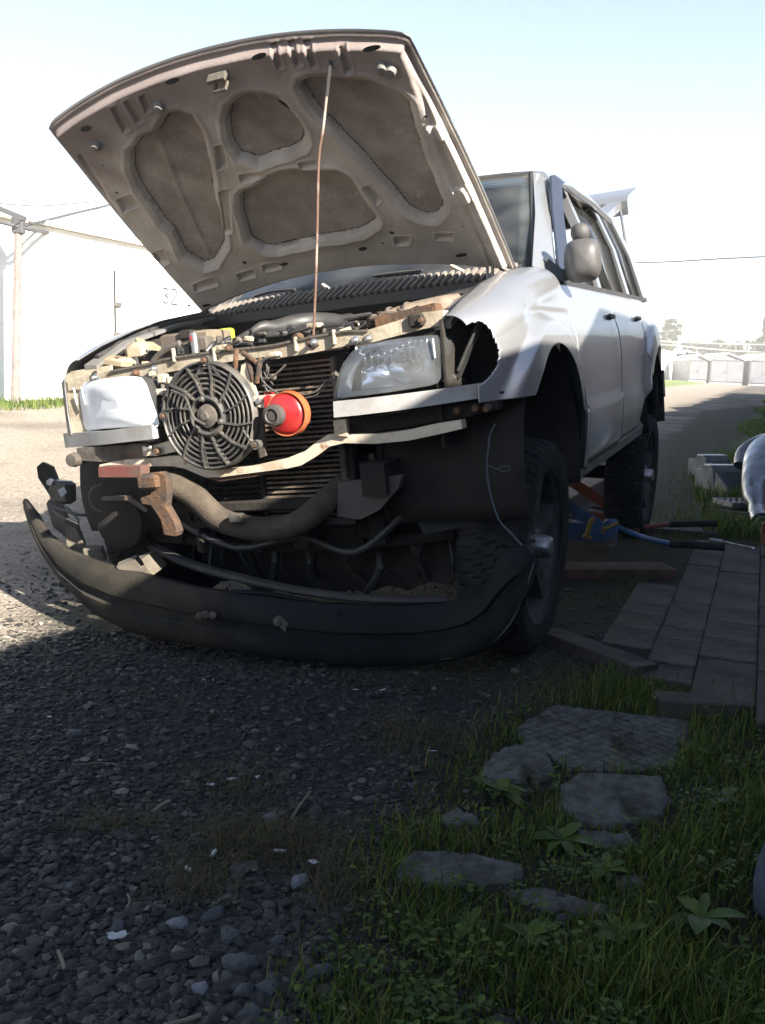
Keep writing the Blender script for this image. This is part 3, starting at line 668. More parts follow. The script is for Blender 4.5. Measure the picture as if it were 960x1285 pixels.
# greenhouse
def px3(pts): return [np.array(p, float) for p in pts]
for sg in (1, -1):
    A0 = (sg*.735, .42, 1.115); A1 = (sg*.565, 1.17, 1.585)
    b = MB(); b.loft([[(sg*(x+dx*.0), y, z) for x, y, z in ring] for ring, dx in (
        ([(.70, .40, 1.12), (.765, .47, 1.07), (.755, .56, 1.07), (.70, .52, 1.12)], 0),
        ([(.635, .78, 1.36), (.685, .83, 1.34), (.675, .88, 1.34), (.63, .86, 1.36)], 0),
        ([(.555, 1.13, 1.585), (.605, 1.18, 1.575), (.60, 1.26, 1.575), (.55, 1.25, 1.59)], 0))]); cpart(b, 'a_pillar', PAINT, ang=50)
    b = MB(); b.loft([[(sg*x, y, z) for x, z in ((.615, ztop-.05), (.628, ztop-.03), (.60, ztop+.012), (.54, ztop+.025), (.54, ztop-.03))] for y, ztop in ((1.14, 1.572), (1.6, 1.605), (2.2, 1.60), (2.7, 1.57), (2.86, 1.53))]); cpart(b, 'roof_rail', PAINT, ang=50)
    for (yb0, yb1, yt0, yt1) in ((1.36, 1.44, 1.42, 1.50), (2.22, 2.32, 2.16, 2.26), (2.86, 3.10, 2.72, 2.88)):
        xb, xt = .768, .615
        b = MB(); b.loft([[(sg*(xb+.004), yb0, 1.05), (sg*(xb+.004), yb1, 1.05), (sg*(xb-.04), yb1, 1.05), (sg*(xb-.04), yb0, 1.05)],
                          [(sg*(xb-.06), (yb0+yt0)/2, 1.32), (sg*(xb-.06), (yb1+yt1)/2, 1.32), (sg*(xb-.10), (yb1+yt1)/2, 1.32), (sg*(xb-.10), (yb0+yt0)/2, 1.32)],
                          [(sg*xt, yt0, 1.56), (sg*xt, yt1, 1.56), (sg*(xt-.04), yt1, 1.56), (sg*(xt-.04), yt0, 1.56)]]); cpart(b, 'window_pillar', PAINT)
    def xg(z): return float(np.interp(z, [1.05, 1.32, 1.56], [.752, .692, .60]))
    b = MB(); b.loft([[(sg*(xg(1.055)+.03), y, 1.045), (sg*(xg(1.055)+.03), y, 1.068), (sg*(xg(1.055)-.02), y, 1.075), (sg*(xg(1.055)-.02), y, 1.045)] for y in (.56, 1.2, 2.2, 2.9)]); cpart(b, 'belt_moulding', BLACKP)
    for nm, ya, yb_, yc, yd in (('w', 1.44, 2.22, 2.18, 1.49), ('w', 2.32, 2.86, 2.74, 2.26)):
        b = MB().add([(sg*xg(1.06), ya, 1.06), (sg*xg(1.06), yb_, 1.06), (sg*xg(1.32), (yb_+yc)/2, 1.32), (sg*xg(1.55), yc, 1.55), (sg*xg(1.55), yd, 1.55), (sg*xg(1.32), (ya+yd)/2, 1.32)], [(0, 1, 2, 5), (5, 2, 3, 4)])
        cpart(b, 'side_window', SGLASS, thick=.004)
    if sg < 0: cpart(MB().add([(sg*xg(1.06), .62, 1.06), (sg*xg(1.06), 1.36, 1.06), (sg*xg(1.32), 1.40, 1.32), (sg*xg(1.55), 1.42, 1.55), (sg*xg(1.55), 1.22, 1.55)], [(0, 1, 2, 3, 4)]), 'side_window', SGLASS, thick=.004)
    # lowered front window: only its top edge shows; window visors
    b = MB().add([(sg*xg(1.06), .62, 1.06), (sg*xg(1.06), 1.36, 1.06), (sg*xg(1.2), 1.37, 1.2), (sg*xg(1.2), .72, 1.2)], [(0, 1, 2, 3)]); cpart(b, 'side_window', SGLASS, thick=.004)
    for pts in ([(.60, 1.10, 1.10), (.80, .73, 1.24), (.96, .73, 1.37), (1.16, .73, 1.545)], ):
        b = MB(); b.loft([[(sg*(xx+.028), y-.03, z), (sg*(xx+.045), y+.10, z-.02), (sg*(xx+.038), y+.10, z-.02), (sg*(xx+.02), y-.03, z)] for xx, y, z in ((.735, .60, 1.11), (.70, .74, 1.24), (.66, .90, 1.38), (.615, 1.12, 1.55), (.605, 1.24, 1.575))]); cpart(b, 'window_visor', mat('blue_tint_visor', (.014, .018, .03), .4, 0))
    b = MB(); b.loft([[(sg*(.618), y, 1.562), (sg*.66, y, 1.515), (sg*.655, y, 1.512), (sg*.612, y, 1.555)] for y in (1.26, 1.42)]); cpart(b, 'window_visor', BLACKP)
    b = MB(); b.loft([[(sg*(.618), y, 1.566-k), (sg*.668, y, 1.51-k), (sg*.664, y, 1.507-k), (sg*.612, y, 1.556-k)] for y, k in ((1.50, 0), (1.9, .0), (2.16, .02))]); cpart(b, 'window_visor', BLACKP)
b = MB(); b.grid(lambda u, v: (-.58+1.16*u, 1.13+1.74*v, 1.60+.045*(1-(2*u-1)**2)-.03*(1-sstep(0, .2, v))-.05*sstep(.75, 1, v)), 20, 24); cpart(b, 'roof', PAINT, ang=60, thick=.01)
b = MB(); b.grid(lambda u, v: (-.55+1.10*u, 1.22+1.6*v, 1.565+.04*(1-(2*u-1)**2)-.05*sstep(.75, 1, v)), 12, 12); cpart(b, 'headliner', GRIME)
# windscreen and its black surround
def ws(u, v, off=0):
    x = (2*u-1); w = .69+(.545-.69)*v; y = .47+(1.14-.47)*v-.10*(1-x*x)*(1-.3*v)+off; z = 1.12+(1.585-1.12)*v+.015*(1-x*x)
    return (x*w, y, z)
cpart(MB().grid(lambda u, v: ws(u, v), 24, 12), 'windscreen', WGLASS, ang=60, thick=.005)
b = MB()
b.tube([ws(0, t) for t in np.linspace(0, 1, 6)]+[ws(t, 1) for t in np.linspace(0.05, .95, 14)]+[ws(1, t) for t in np.linspace(1, 0, 6)], .011, 6); cpart(b, 'windscreen_seal', BLACKP)
b = MB(); b.grid(lambda u, v: (-.66+1.32*u, .52+.35*v-.08*(1-(2*u-1)**2), 1.085+.02*math.sin(v*3)), 14, 6); b.box((0, .95, .9), (1.3, .16, .42), bev=.03); ds = cpart(b, 'dashboard', BLACKP)
b = MB().tube([(.33+.17*math.cos(a), .98-.07*math.sin(a), 1.03+.16*math.sin(a)) for a in np.linspace(0, 2*pi, 25)], .014, 6); cpart(b, 'steering_wheel', BLACKP)
for sx in (.33, -.33):
    b = MB().box((sx, 1.62, .95), (.46, .14, .62), RX(-.25), bev=.05).box((sx, 1.72, 1.33), (.24, .09, .15), bev=.03).box((sx, 1.38, .66), (.46, .5, .14), bev=.05); cpart(b, 'front_seat', GRIME)
b = MB().box((0, 2.5, .9), (1.2, .14, .55), RX(-.2), bev=.04); cpart(b, 'rear_seat', GRIME)
b = MB().box((0, 1.5, .42), (1.45, 2.1, .04)).box((0, 2.7, .62), (1.2, .7, .04)); cpart(b, 'floor_pan', GRIME)
b = MB().box((.06, .62, 1.42), (.2, .03, .06), bev=.01); cpart(b, 'inner_mirror', BLACKP)
# open tailgate
def tgate():
    b = MB(); hx = .56; h0 = np.array([0, 2.90, 1.56]); d = np.array([0, .955, .30]); nrm = np.array([0, -.30, .955])
    def P_(x, s, n): return tuple(h0+d*s+nrm*n+np.array([x, 0, 0]))
    W = lambda s: hx+.09*s
    for sg in (1, -1): b.loft([[P_(sg*W(s), s, -.02), P_(sg*W(s), s, .03), P_(sg*(W(s)-.09), s, .03), P_(sg*(W(s)-.09), s, -.02)] for s in (0, .2, .45)])
    b.loft([[P_(x, 0, -.02), P_(x, 0, .03), P_(x, .08, .03), P_(x, .08, -.02)] for x in (-.47, .47)])
    b.loft([[P_(x, .43, -.06), P_(x, .43, .03), P_(x, .50, .05), P_(x, .98, .02), P_(x, 1.0, -.05), P_(x, .95, -.08)] for x in (-.64, -.3, .3, .64)])
    t = cpart(b, 'tailgate', PAINT, ang=40)
    cpart(MB().add([P_(-.5, .07, .01), P_(.5, .07, .01), P_(.55, .44, .01), P_(-.55, .44, .01)], [(0, 1, 2, 3)]), 'tailgate_glass', SGLASS, parent=t, thick=.004)
    cpart(MB().prism([P_(-.6, .5, -.062), P_(.6, .5, -.062), P_(.58, .93, -.085), P_(-.58, .93, -.085)], (0, .003, -.012)), 'tailgate_trim', BLACKP, parent=t)
    for sg in (1, -1): cpart(MB().tube([P_(sg*.60, .38, -.02), (sg*.66, 3.05, 1.36)], .009, 6).tube([(sg*.66, 3.05, 1.36), (sg*.68, 3.02, 1.20)], .015, 6), 'gas_strut', CHROME, parent=t)
tgate()
cpart(MB().prism([(-.72, 3.08, .45), (.72, 3.08, .45), (.74, 3.08, .75), (-.74, 3.08, .75)], (0, .03, 0)), 'rear_panel', PAINTD)
cpart(MB().loft([[(x, 3.10-.0*x, .45), (x, 3.10+k, .47), (x, 3.13+k, .60), (x, 3.10, .62)] for x, k in ((-.84, -.1), (-.7, .08), (0, .12), (.7, .08), (.84, -.1))]), 'rear_bumper', BLACKP)
# mirrors
for sg in (1, -1):
    c = bp(731, 327, 'y', .50)
    if sg < 0: c = c+np.array([-.11, 0, -.06])
    cx = c[0]
    b = MB()
    def egg(c, rx, ry, rz, b, tilt=0, ncut=.35, p=2.6):
        def fn(u, v):
            a = 2*pi*u; t = pi*v; st = math.sin(t); ct = math.cos(t)
            x = rx*np.sign(math.cos(a)*st)*abs(math.cos(a)*st)**(2/p); z = rz*np.sign(math.sin(a)*st)*abs(math.sin(a)*st)**(2/p); y = -ry*ct
            if y > ncut*ry: y = ncut*ry
            q = RZ(tilt)@np.array([x, y, z]); return (sg*(c[0]+q[0]), c[1]+q[1], c[2]+q[2])
        b.grid(fn, 26, 16, cu=True)
    egg((cx, .50, c[2]), .068, .09, .080, b, .25, p=3.2); t = cpart(b, 'side_mirror', PAINTD if False else mat('mirror_grey_plastic', (.060, .058, .058), .42, 0, col2=(.045, .043, .042), nscale=9), ang=70)
    c2 = bp(728, 292, 'y', .50)+(np.array([-.11, 0, -.06]) if sg < 0 else 0); b = MB(); egg((c2[0], .50, c2[2]), .036, .035, .036, b, .2, p=2.1); cpart(b, 'blind_spot_mirror', MATS['mirror_grey_plastic'], parent=t, ang=70)
    b = MB().loft([[(sg*.73, .46, 1.06), (sg*.73, .60, 1.07), (sg*.73, .62, 1.14), (sg*.73, .50, 1.16)], [(sg*.79, .48, 1.055), (sg*.79, .56, 1.06), (sg*.79, .56, 1.10), (sg*.79, .49, 1.10)], [(sg*(cx-.05), .50, c[2]-.06), (sg*(cx-.05), .54, c[2]-.06), (sg*(cx-.05), .54, c[2]-.02), (sg*(cx-.05), .50, c[2]-.02)]])
    cpart(b, 'mirror_foot', BLACKP, parent=t, ang=60)
    cpart(MB().lathe([(0, .032), (.06, .032)], (sg*cx, .50, c[2]), 'y', 20), 'mirror_glass', CHROME, parent=t)

# ---- bonnet, raised on its prop
HT = rad(35.0); HC, HS = math.cos(HT), math.sin(HT)
def Hp(x, s, n): return np.array([x, .27-s*HC+n*HS, 1.11+s*HS+n*HC])
def hp(u, v, n=-.0):
    lo = BI@(np.array([0, 0, CH])-B0); ld = BI@rayd(u, v); nn = np.array([0, HS, HC]); p0 = Hp(0, 0, n)
    t = (nn@(p0-lo))/(nn@ld); p = lo+t*ld; return (p[0], float((p-p0)@np.array([0, -HC, HS])))
def h_w(s): return .672-.034*s+.012*math.sin(pi*min(1, max(0, s)))
def h_front(x): q = min(1, abs(x)/.64); return 1.0+.085*(1-q**2.2)-.012*max(0, (q-.93)/.07)**2
def h_rear(x): return .085*(1-min(1, abs(x)/.67)**2)
def crown(x): return .045*(1-(x/.66)**2)
OPEN = [
 [(167, 187), (180, 172), (197, 167), (206, 152), (213, 145), (226, 143), (240, 147), (250, 165), (257, 187), (262, 212), (267, 237), (274, 265), (280, 293), (281, 308), (277, 317), (269, 328), (257, 331), (247, 326), (233, 317), (224, 300), (217, 287), (206, 276), (200, 267), (188, 250), (177, 233), (167, 212)],
 [(285, 153), (287, 136), (300, 127), (316, 121), (333, 120), (348, 124), (360, 138), (372, 153), (380, 167), (382, 178), (377, 187), (362, 194), (350, 197), (340, 200), (330, 205), (323, 207), (312, 203), (300, 200), (291, 188), (287, 177)],
 [(302, 247), (306, 241), (323, 236), (335, 226), (347, 220), (375, 217), (407, 217), (424, 217), (437, 223), (453, 245), (467, 267), (473, 277), (470, 284), (450, 296), (425, 301), (400, 305), (372, 311), (347, 316), (330, 315), (313, 304), (308, 288), (303, 273)],
 [(377, 110), (380, 101), (390, 98), (415, 96), (440, 97), (465, 98), (487, 103), (502, 110), (513, 120), (519, 138), (523, 160), (532, 185), (540, 207), (549, 228), (557, 247), (556, 259), (550, 267), (544, 271), (537, 272), (525, 270), (513, 263), (500, 249), (487, 233), (475, 220), (463, 207), (446, 188), (430, 173), (415, 158), (403, 147), (388, 128)]]
OPENH = [[hp(u, v, -.0) for u, v in p] for p in OPEN]
STAMP = [([(150, 243), (168, 238), (176, 252), (158, 258)], .012), ([(192, 310), (207, 306), (214, 322), (198, 328)], .014), ([(270, 185), (279, 183), (284, 210), (274, 213)], .012), ([(275, 240), (287, 238), (291, 290), (282, 292)], .010),
 ([(300, 222), (330, 215), (332, 222), (303, 230)], .010), ([(375, 205), (395, 202), (398, 208), (378, 212)], .010), ([(455, 235), (463, 232), (478, 250), (472, 255)], .012), ([(535, 148), (553, 146), (562, 162), (545, 166)], -.012),
 ([(567, 228), (583, 224), (592, 240), (577, 252)], -.014), ([(495, 297), (515, 296), (513, 306), (497, 308)], .010), ([(547, 289), (570, 288), (568, 296), (549, 297)], .010), ([(245, 350), (270, 344), (274, 354), (248, 358)], .008), ([(298, 342), (318, 338), (320, 346), (302, 350)], .012),
 ([(330, 333), (352, 330), (352, 338), (332, 341)], .008), ([(140, 135), (146, 132), (163, 160), (156, 164)], .008), ([(156, 128), (163, 125), (180, 150), (172, 154)], .008), ([(175, 122), (182, 119), (190, 138), (183, 142)], .007),
 ([(360, 60), (367, 58), (380, 80), (372, 84)], .008), ([(380, 58), (388, 56), (400, 80), (392, 83)], .008), ([(425, 58), (434, 56), (444, 84), (435, 87)], .008), ([(338, 64), (345, 62), (356, 84), (349, 88)], .007)]
STAMPH = [([hp(u, v) for u, v in p], d) for p, d in STAMP]
GROOVE = [([(105, 190), (150, 262), (200, 345), (232, 385)], .012, .010), ([(510, 60), (535, 120), (560, 190), (590, 270), (618, 330)], .012, .010), ([(200, 185), (222, 240), (245, 290), (262, 322)], -.006, .010)]
def hood():
    NX, NS = 380, 290; a = np.linspace(-1, 1, NX); bb = np.linspace(0, 1, NS)
    X = np.zeros((NX, NS)); S_ = np.zeros((NX, NS))
    for i in range(NX):
        for j in range(NS):
            x = a[i]*h_w(bb[j]); X[i, j] = x; S_[i, j] = h_rear(x)+(h_front(x)-h_rear(x))*bb[j]
    E_ = np.minimum(np.minimum((1-np.abs(a))[:, None]*.66+0*S_, bb[None]*1.0+0*S_), (1-bb)[None]*1.0+0*S_)
    depth = .002+.006*sstep(.004, .007, E_)+.026*sstep(.018, .034, E_)
    wob = .0024*np.tanh(1.6*(np.sin(X*47+1)+np.sin(S_*41+2)-.4))
    for p in OPENH:
        d = pip(p, X, S_)+wob
        depth = depth*(sstep(-.004, .006, d))+.004*(1-sstep(-.004, .006, d))
        depth += .006*np.exp(-((d-.022)/.009)**2)+(.010)*(1-sstep(.004, .03, np.abs(d-.034)))*.3
    for p, dp in STAMPH:
        d = pip(p, X, S_); depth -= 1.3*dp*(1-sstep(-.003, .002, d))-.0025*np.exp(-((d-.006)/.004)**2)
    for line, dp, w in GROOVE:
        L = [hp(u, v) for u, v in line]
        dd = np.full(X.shape, 9.)
        for (x0, s0), (x1, s1) in zip(L, L[1:]):
            e0, e1 = x1-x0, s1-s0; t = np.clip(((X-x0)*e0+(S_-s0)*e1)/(e0*e0+e1*e1), 0, 1); dd = np.minimum(dd, np.hypot(X-x0-t*e0, S_-s0-t*e1))
        depth -= dp*np.exp(-(dd/w)**2)*(dd < .05)
    depth += .0006*np.sin(X*23+S_*17)+.0007*np.sin(X*41-S_*37)
    N = crown(X)-depth-.004
    V = np.stack([X, .27-S_*HC+N*HS, 1.11+S_*HS+N*HC], -1).reshape(-1, 3)
    i, j = np.meshgrid(np.arange(NX-1), np.arange(NS-1), indexing='ij'); q = (i*NS+j).ravel(); F = np.stack([q, q+1, q+NS+1, q+NS], -1)
    o = fast_mesh('bonnet', T(V), F, HOODIN); o.parent = car; o['label'] = 'raised bonnet showing its dusty pressed-metal inside'
    me = o.data; me.polygons.foreach_set('use_smooth', [True]*len(me.polygons)); me.materials.append(HOODSK)
    gm = sstep(.60, 1.0, S_+.05*np.sin(X*19)+.04*np.sin(X*43+S_*31)); at_ = me.attributes.new('grime', 'FLOAT', 'POINT'); at_.data.foreach_set('value', gm.ravel().astype(np.float32))
    cxs = (X[:-1, :-1]+X[1:, 1:])/2; css = (S_[:-1, :-1]+S_[1:, 1:])/2; inside = np.zeros(cxs.shape, bool)
    for p in OPENH: inside |= pip(p, cxs, css) < -.002
    me.materials.append(mat('shadow_gap', (.05, .04, .035), .9)); gap = np.zeros(cxs.shape, bool)
    wc = .0024*np.tanh(1.6*(np.sin(cxs*47+1)+np.sin(css*41+2)-.4))
    for p in OPENH: q_ = pip(p, cxs, css)+wc; gap |= (q_ > -.0075)&(q_ < -.0035)  # dark ring paints the shade in the gap around each opening
    me.polygons.foreach_set('material_index', np.where(gap, 2, inside.astype(np.int32)).astype(np.int32).ravel()); me.update()
    return o
bonnet = hood()
b = MB(); b.grid(lambda u, v: tuple(Hp((2*u-1)*h_w(v)*1.004, h_rear((2*u-1)*h_w(v))+(h_front((2*u-1)*h_w(v))+.004-h_rear((2*u-1)*h_w(v)))*v, crown((2*u-1)*h_w(v))+.003-.006*max(0, abs(2*u-1)-.97)/.03)), 60, 40)
cpart(b, 'bonnet_skin', PAINT, parent=bonnet, ang=60, thick=.0015)
def hole_shade(u, v, ru, rv, ang=0):                       # flat dark disc painting the shade within an opening of the inner panel
    x, s = hp(u, v); b = MB(); n0 = crown(x)-.0372; k = 14
    def R_(r): return [tuple(Hp(x+ru*r*math.cos(t)*math.cos(ang)-rv*r*math.sin(t)*math.sin(ang), s+ru*r*math.cos(t)*math.sin(ang)+rv*r*math.sin(t)*math.cos(ang), n0-.0028)) for t in np.linspace(0, 2*pi, k, endpoint=False)]
    b.loft([R_(1), R_(.92)], caps=False); b.add(R_(.92), [tuple(range(k))]); cpart(b, 'hole_shade', DARK, parent=bonnet)
for h_ in ((110, 156, .024, .010, .1), (216, 103, .026, .009, .1), (325, 71, .026, .009, .1), (468, 53, .028, .009, 0), (358, 132, .028, .006, -1.05), (352, 215, .022, .0055, .12), (265, 160, .024, .006, 1.3), (455, 313, .018, .009, .1), (356, 332, .020, .008, .1), (580, 314, .024, .009, .05), (261, 375, .024, .008, .15), (307, 328, .008, .008, 0), (492, 291, .008, .008, 0), (536, 136, .005, .005, 0), (149, 234, .005, .005, 0), (512, 99, .003, .003, 0), (132, 201, .003, .003, 0), (379, 154, .003, .003, 0), (373, 90, .003, .003, 0), (582, 276, .003, .003, 0), (480, 305, .005, .005, 0), (240, 373, .008, .008, 0)): hole_shade(*h_)
def stop(u, v):
    x, s = hp(u, v); b = MB(); pr = [(.018, -.034), (.019, -.045), (.014, -.060), (.006, -.062), (0, -.062)]
    b.loft([[tuple(Hp(x+r*math.cos(t), s+r*math.sin(t), crown(x)+h)) for t in np.linspace(0, 2*pi, 14, endpoint=False)] for r, h in pr]); cpart(b, 'rubber_stop', mat('pale_rubber', (.13, .12, .11), .7), parent=bonnet, ang=50)
for q in ((482, 76), (492, 78), (200, 133), (123, 176)): stop(*q)
x, s = hp(275, 95); b = MB()
b.loft([[tuple(Hp(x+dx, s+ds, crown(x)-.033)), tuple(Hp(x+dx, s+ds, crown(x)-.075)), tuple(Hp(x+dx, s+ds+.012, crown(x)-.075)), tuple(Hp(x+dx, s+ds+.012, crown(x)-.033))] for dx, ds in ((-.03, 0), (.03, 0))]); b.tube([tuple(Hp(x-.02, s-.02, crown(x)-.035)), tuple(Hp(x-.02, s-.02, crown(x)-.085)), tuple(Hp(x+.02, s-.02, crown(x)-.085)), tuple(Hp(x+.02, s-.02, crown(x)-.035))], .005, 6); cpart(b, 'latch_striker', DUSTY, parent=bonnet)
# hinges
for sg in (1, -1):
    b = MB().tube([(sg*.655, .30, 1.03), (sg*.66, .27, 1.09), tuple(Hp(sg*.63, .03, -.02)), tuple(Hp(sg*.62, .12, -.018))], .011, 6).box((sg*.655, .32, 1.03), (.02, .09, .09), bev=.004); cpart(b, 'bonnet_hinge', PAINTD)
P0_ = bp(612, 350, 'y', .25); P1_ = bp(611, 304, 'y', .20); P2_ = bp(618, 350, 'y', .25); P3_ = bp(618, 312, 'y', .20); b = MB()
b.tube([P0_, P1_], .0085, 6, flat=.6).tube([P2_, P3_, bp(628, 323, 'y', .2)], .006, 6).tube([P1_, bp(603, 302, 'y', .18), bp(590, 297, 'y', .15)], .008, 6); cpart(b, 'bonnet_hinge', mat('pale_bracket', (.42, .41, .39), .5), label='bright hinge bracket at the bonnet corner')
# prop rod
top = Hp(*hp(415, 72), crown(hp(415, 72)[0])-.03); base = bp(393, 425, 'y', -.52); pr = [base]
for u, v in ((396, 360), (398, 290), (400, 200), (405, 165), (410, 120), (413, 90)):
    f = (425-v)/(425-72); pr.append(bp(u, v, 'y', base[1]+(top[1]-base[1])*f))
pr.append(top); prop = cpart(MB().tube(pr, .0042, 8, smooth=3), 'bonnet_prop', mat('rod_metal', (.12, .07, .05), .6, .3, col2=(.30, .27, .24), nscale=3.5, lo=.5, hi=.6))
cpart(MB().tube([pr[-3], pr[-2], pr[-1]], .0062, 8), 'rubber_sleeve', BLACKP, parent=prop)
cpart(MB().tube([bp(386, 424, 'y', -.53), bp(388, 434, 'y', -.53), bp(394, 437, 'y', -.53), bp(400, 432, 'y', -.53)], .005, 6), 'prop_clip', RUST, parent=prop)

# ---- front carrier
TY = lambda x: -.53+.06*max(0, abs(x)-.35)
top_t = [(84, 478), (98, 474), (140, 465), (190, 455), (206, 450), (250, 443), (300, 437), (330, 434), (345, 432), (395, 421), (440, 414), (462, 414), (500, 402), (530, 392), (556, 389)]
bot_t = [(86, 490), (100, 489), (140, 482), (190, 475), (206, 468), (250, 460), (300, 452), (330, 448), (345, 450), (395, 442), (440, 433), (462, 431), (500, 421), (530, 413), (558, 408)]
tie = cpart(ribbon(top_t, bot_t, TY, .05), 'upper_tie_bar', TIE, ang=30)
top_e = [(x_, y_-.2) for x_, y_ in top_t]
cpart(MB().loft([[yb(TY, u, v-.5)+np.array([0, -.008, .0]), yb(TY, u, v+2.5)+np.array([0, -.008, 0]), yb(TY, u, v+2.5)+np.array([0, .004, 0]), yb(TY, u, v-.5)+np.array([0, .004, 0])] for u, v in top_t[2:12]]), 'bar_flange', DUSTY, parent=tie)
for u, v in ((105+16, 474), (172, 468), (195, 463), (288, 437), (395, 430), (463, 425), (530, 402), (447, 427)):
    p = yb(TY, u, v); cpart(MB().lathe([(0, -.022), (.006, -.022), (.008, -.019), (.008, -.008), (.013, -.006), (.013, 0)], p, 'y', 10), 'bolt', CHROME if u % 2 else RUST, parent=tie)
for u, v in ((219, 441), (372, 427), (270, 440), (420, 418)):
    p = yb(TY, u, v); cpart(MB().box((p[0], p[1]-.006, p[2]-.012), (.008, .016, .045), bev=.002), 'weld_rib', TIE, parent=tie)
# right of the tie bar: rusty curled plates over the left lamp
cpart(ribbon([(470, 398), (500, 391), (520, 386), (545, 380)], [(472, 414), (500, 404), (522, 398), (548, 394)], -.47, .06), 'wing_plate', RUST)
cpart(MB().box(yb(TY, 523, 402), (.045, .03, .04), bev=.006), 'latch_block', GRIME)
LY = lambda x: -.56+.05*max(0, x-.3)
top_l = [(125, 583), (155, 577), (190, 575), (215, 572), (232, 572), (245, 578), (258, 586), (275, 590), (320, 584), (360, 575), (383, 566), (398, 554), (412, 545), (430, 545), (470, 545), (510, 540), (545, 532), (578, 527)]
bot_l = [(125, 586), (155, 586), (190, 585), (215, 585), (232, 588), (245, 594), (258, 599), (275, 599), (320, 593), (360, 588), (378, 584), (398, 572), (414, 560), (432, 556), (470, 557), (512, 553), (546, 546), (580, 538)]
low = cpart(ribbon(top_l, bot_l, LY, .045), 'lower_tie_bar', BAR, ang=35)
cpart(ribbon([(u, v+10) for u, v in top_l[6:13]], [(u, v+14) for u, v in top_l[6:13]], -.55, .04), 'bar_lip', RUST, parent=low)
cpart(MB().prism([(-.79, -.50, .67), (-.56, -.50, .67), (-.56, -.50, .90), (-.74, -.50, .895), (-.785, -.50, .86)], (0, .01, 0)), 'wing_front_panel', TIE)
# headlamps
def lamp(poly, sg, yfn, dark):
    P = [yb(yfn, u, v) for u, v in poly]; c = np.mean(P, 0)
    def fr(P, s, dy): return [c+(p-c)*s+np.array([0, dy, 0]) for p in P]
    b = MB().loft([fr(P, .985, .004), fr(P, 1.0, .02), fr(P, .97, .06), fr(P, .8, .13)], caps=False); b.add(fr(P, .8, .13), [tuple(range(len(P)))])
    t = cpart(b, 'headlight', BLACKP, ang=40)
    b = MB(); rr = random.Random(3)
    # bezel and bowl
    b.loft([fr(P, .965, .006), fr(P, .90, .03), fr(P, .80, .04)], caps=False)
    cpart(b, 'bezel', REFL, parent=t, ang=70)
    # reflector with vertical flutes
    w = max(p[0] for p in P)-min(p[0] for p in P); h = max(p[2] for p in P)-min(p[2] for p in P)
    def bowl(u, v):
        x = (u-.5)*w*.80; z = (v-.5)*h*.80; r = 1-(2*u-1)**2*.9
        y = .045+.065*math.sqrt(max(0, r))*math.sqrt(max(.02, 1-(2*v-1)**2*.9))
        fl = .004*abs(math.sin(u*26)) if (v > .45) else .002*abs(math.sin(u*12+v*9))
        return (c[0]+x, c[1]+y+fl, c[2]+z)
    cpart(MB().grid(bowl, 60, 30), 'reflector', REFL, parent=t, ang=70)
    bx = c[0]+.045*sg*1.0
    cpart(MB().lathe([(0, -.045), (.010, -.045), (.017, -.035), (.018, -.01), (.026, 0), (.03, .03)], (c[0]+.02, c[1]+.085, c[2]-.004), 'y', 16), 'bulb_shield', CHROME, parent=t)
    cpart(MB().lathe([(0, -.02), (.012, -.02), (.014, 0), (.02, .02)], (c[0]+.10, c[1]+.07, c[2]-.02), 'y', 14), 'bulb', CHROME, parent=t)
    for k in range(13):                                   # moulded vertical flutes across the upper half
        x = c[0]-w*.36+w*.72*k/12; cpart(MB().tube([(x, c[1]+.012+.03*(1-((k-6)/7)**2), c[2]+h*.05), (x, c[1]+.008+.025*(1-((k-6)/7)**2), c[2]+h*.40)], .0035, 6), 'flute', REFL, parent=t)
    cpart(MB().tube([(c[0]+.02+.055*math.cos(a), c[1]+.045, c[2]-.004+.055*math.sin(a)) for a in np.linspace(0, 2*pi, 33)], .003, 6), 'bowl_rim', CHROME, parent=t)
    # lens: domed cover
    rings = [fr(P, s, -.022*(1-s**3)) for s in (1.0, .97, .9, .75, .5, .2)]
    b = MB().loft(rings, caps=False); b.add(rings[-1], [tuple(range(len(P)))])
    cpart(b, 'lens', LGLASS2 if dark else LGLASS, parent=t, ang=70); return t
LPX = [(419, 501), (421, 485), (424, 471), (431, 455), (442, 441), (450, 436), (459, 432), (485, 427), (512, 423), (535, 421), (554, 420), (561, 425), (562, 435), (558, 457), (554, 474), (549, 481), (540, 484), (510, 489), (477, 494), (445, 498)]
RPX = [(94, 540), (91, 525), (91, 505), (92, 488), (96, 482), (112, 479), (131, 475), (150, 473), (168, 472), (178, 474), (184, 482), (190, 500), (197, 520), (200, 532), (197, 536), (180, 535), (160, 536), (130, 538), (110, 541)]
lamp(LPX, 1, lambda x: -.606+.09*max(0, (x-.33)/.33)**1.5, False)
lamp(RPX, -1, lambda x: -.606+.09*max(0, (-x-.33)/.33)**1.5, True)
for topp, botp, sg in (([(418, 504), (450, 501), (500, 495), (553, 488), (607, 480)], [(419, 524), (450, 521), (500, 515), (548, 508), (607, 499)], 1), ([(79, 544), (95, 543), (130, 541), (165, 536), (190, 533)], [(82, 562), (95, 561), (130, 558), (165, 554), (192, 551)], -1)):
    yf = lambda x: -.625+.11*max(0, (abs(x)-.33)/.40)**1.6
    o = cpart(ribbon(topp, botp, yf, .035), 'headlight_trim', mat('faded_trim', (.30, .30, .295), .45, .2, col2=(.22, .21, .20), nscale=9), ang=30)
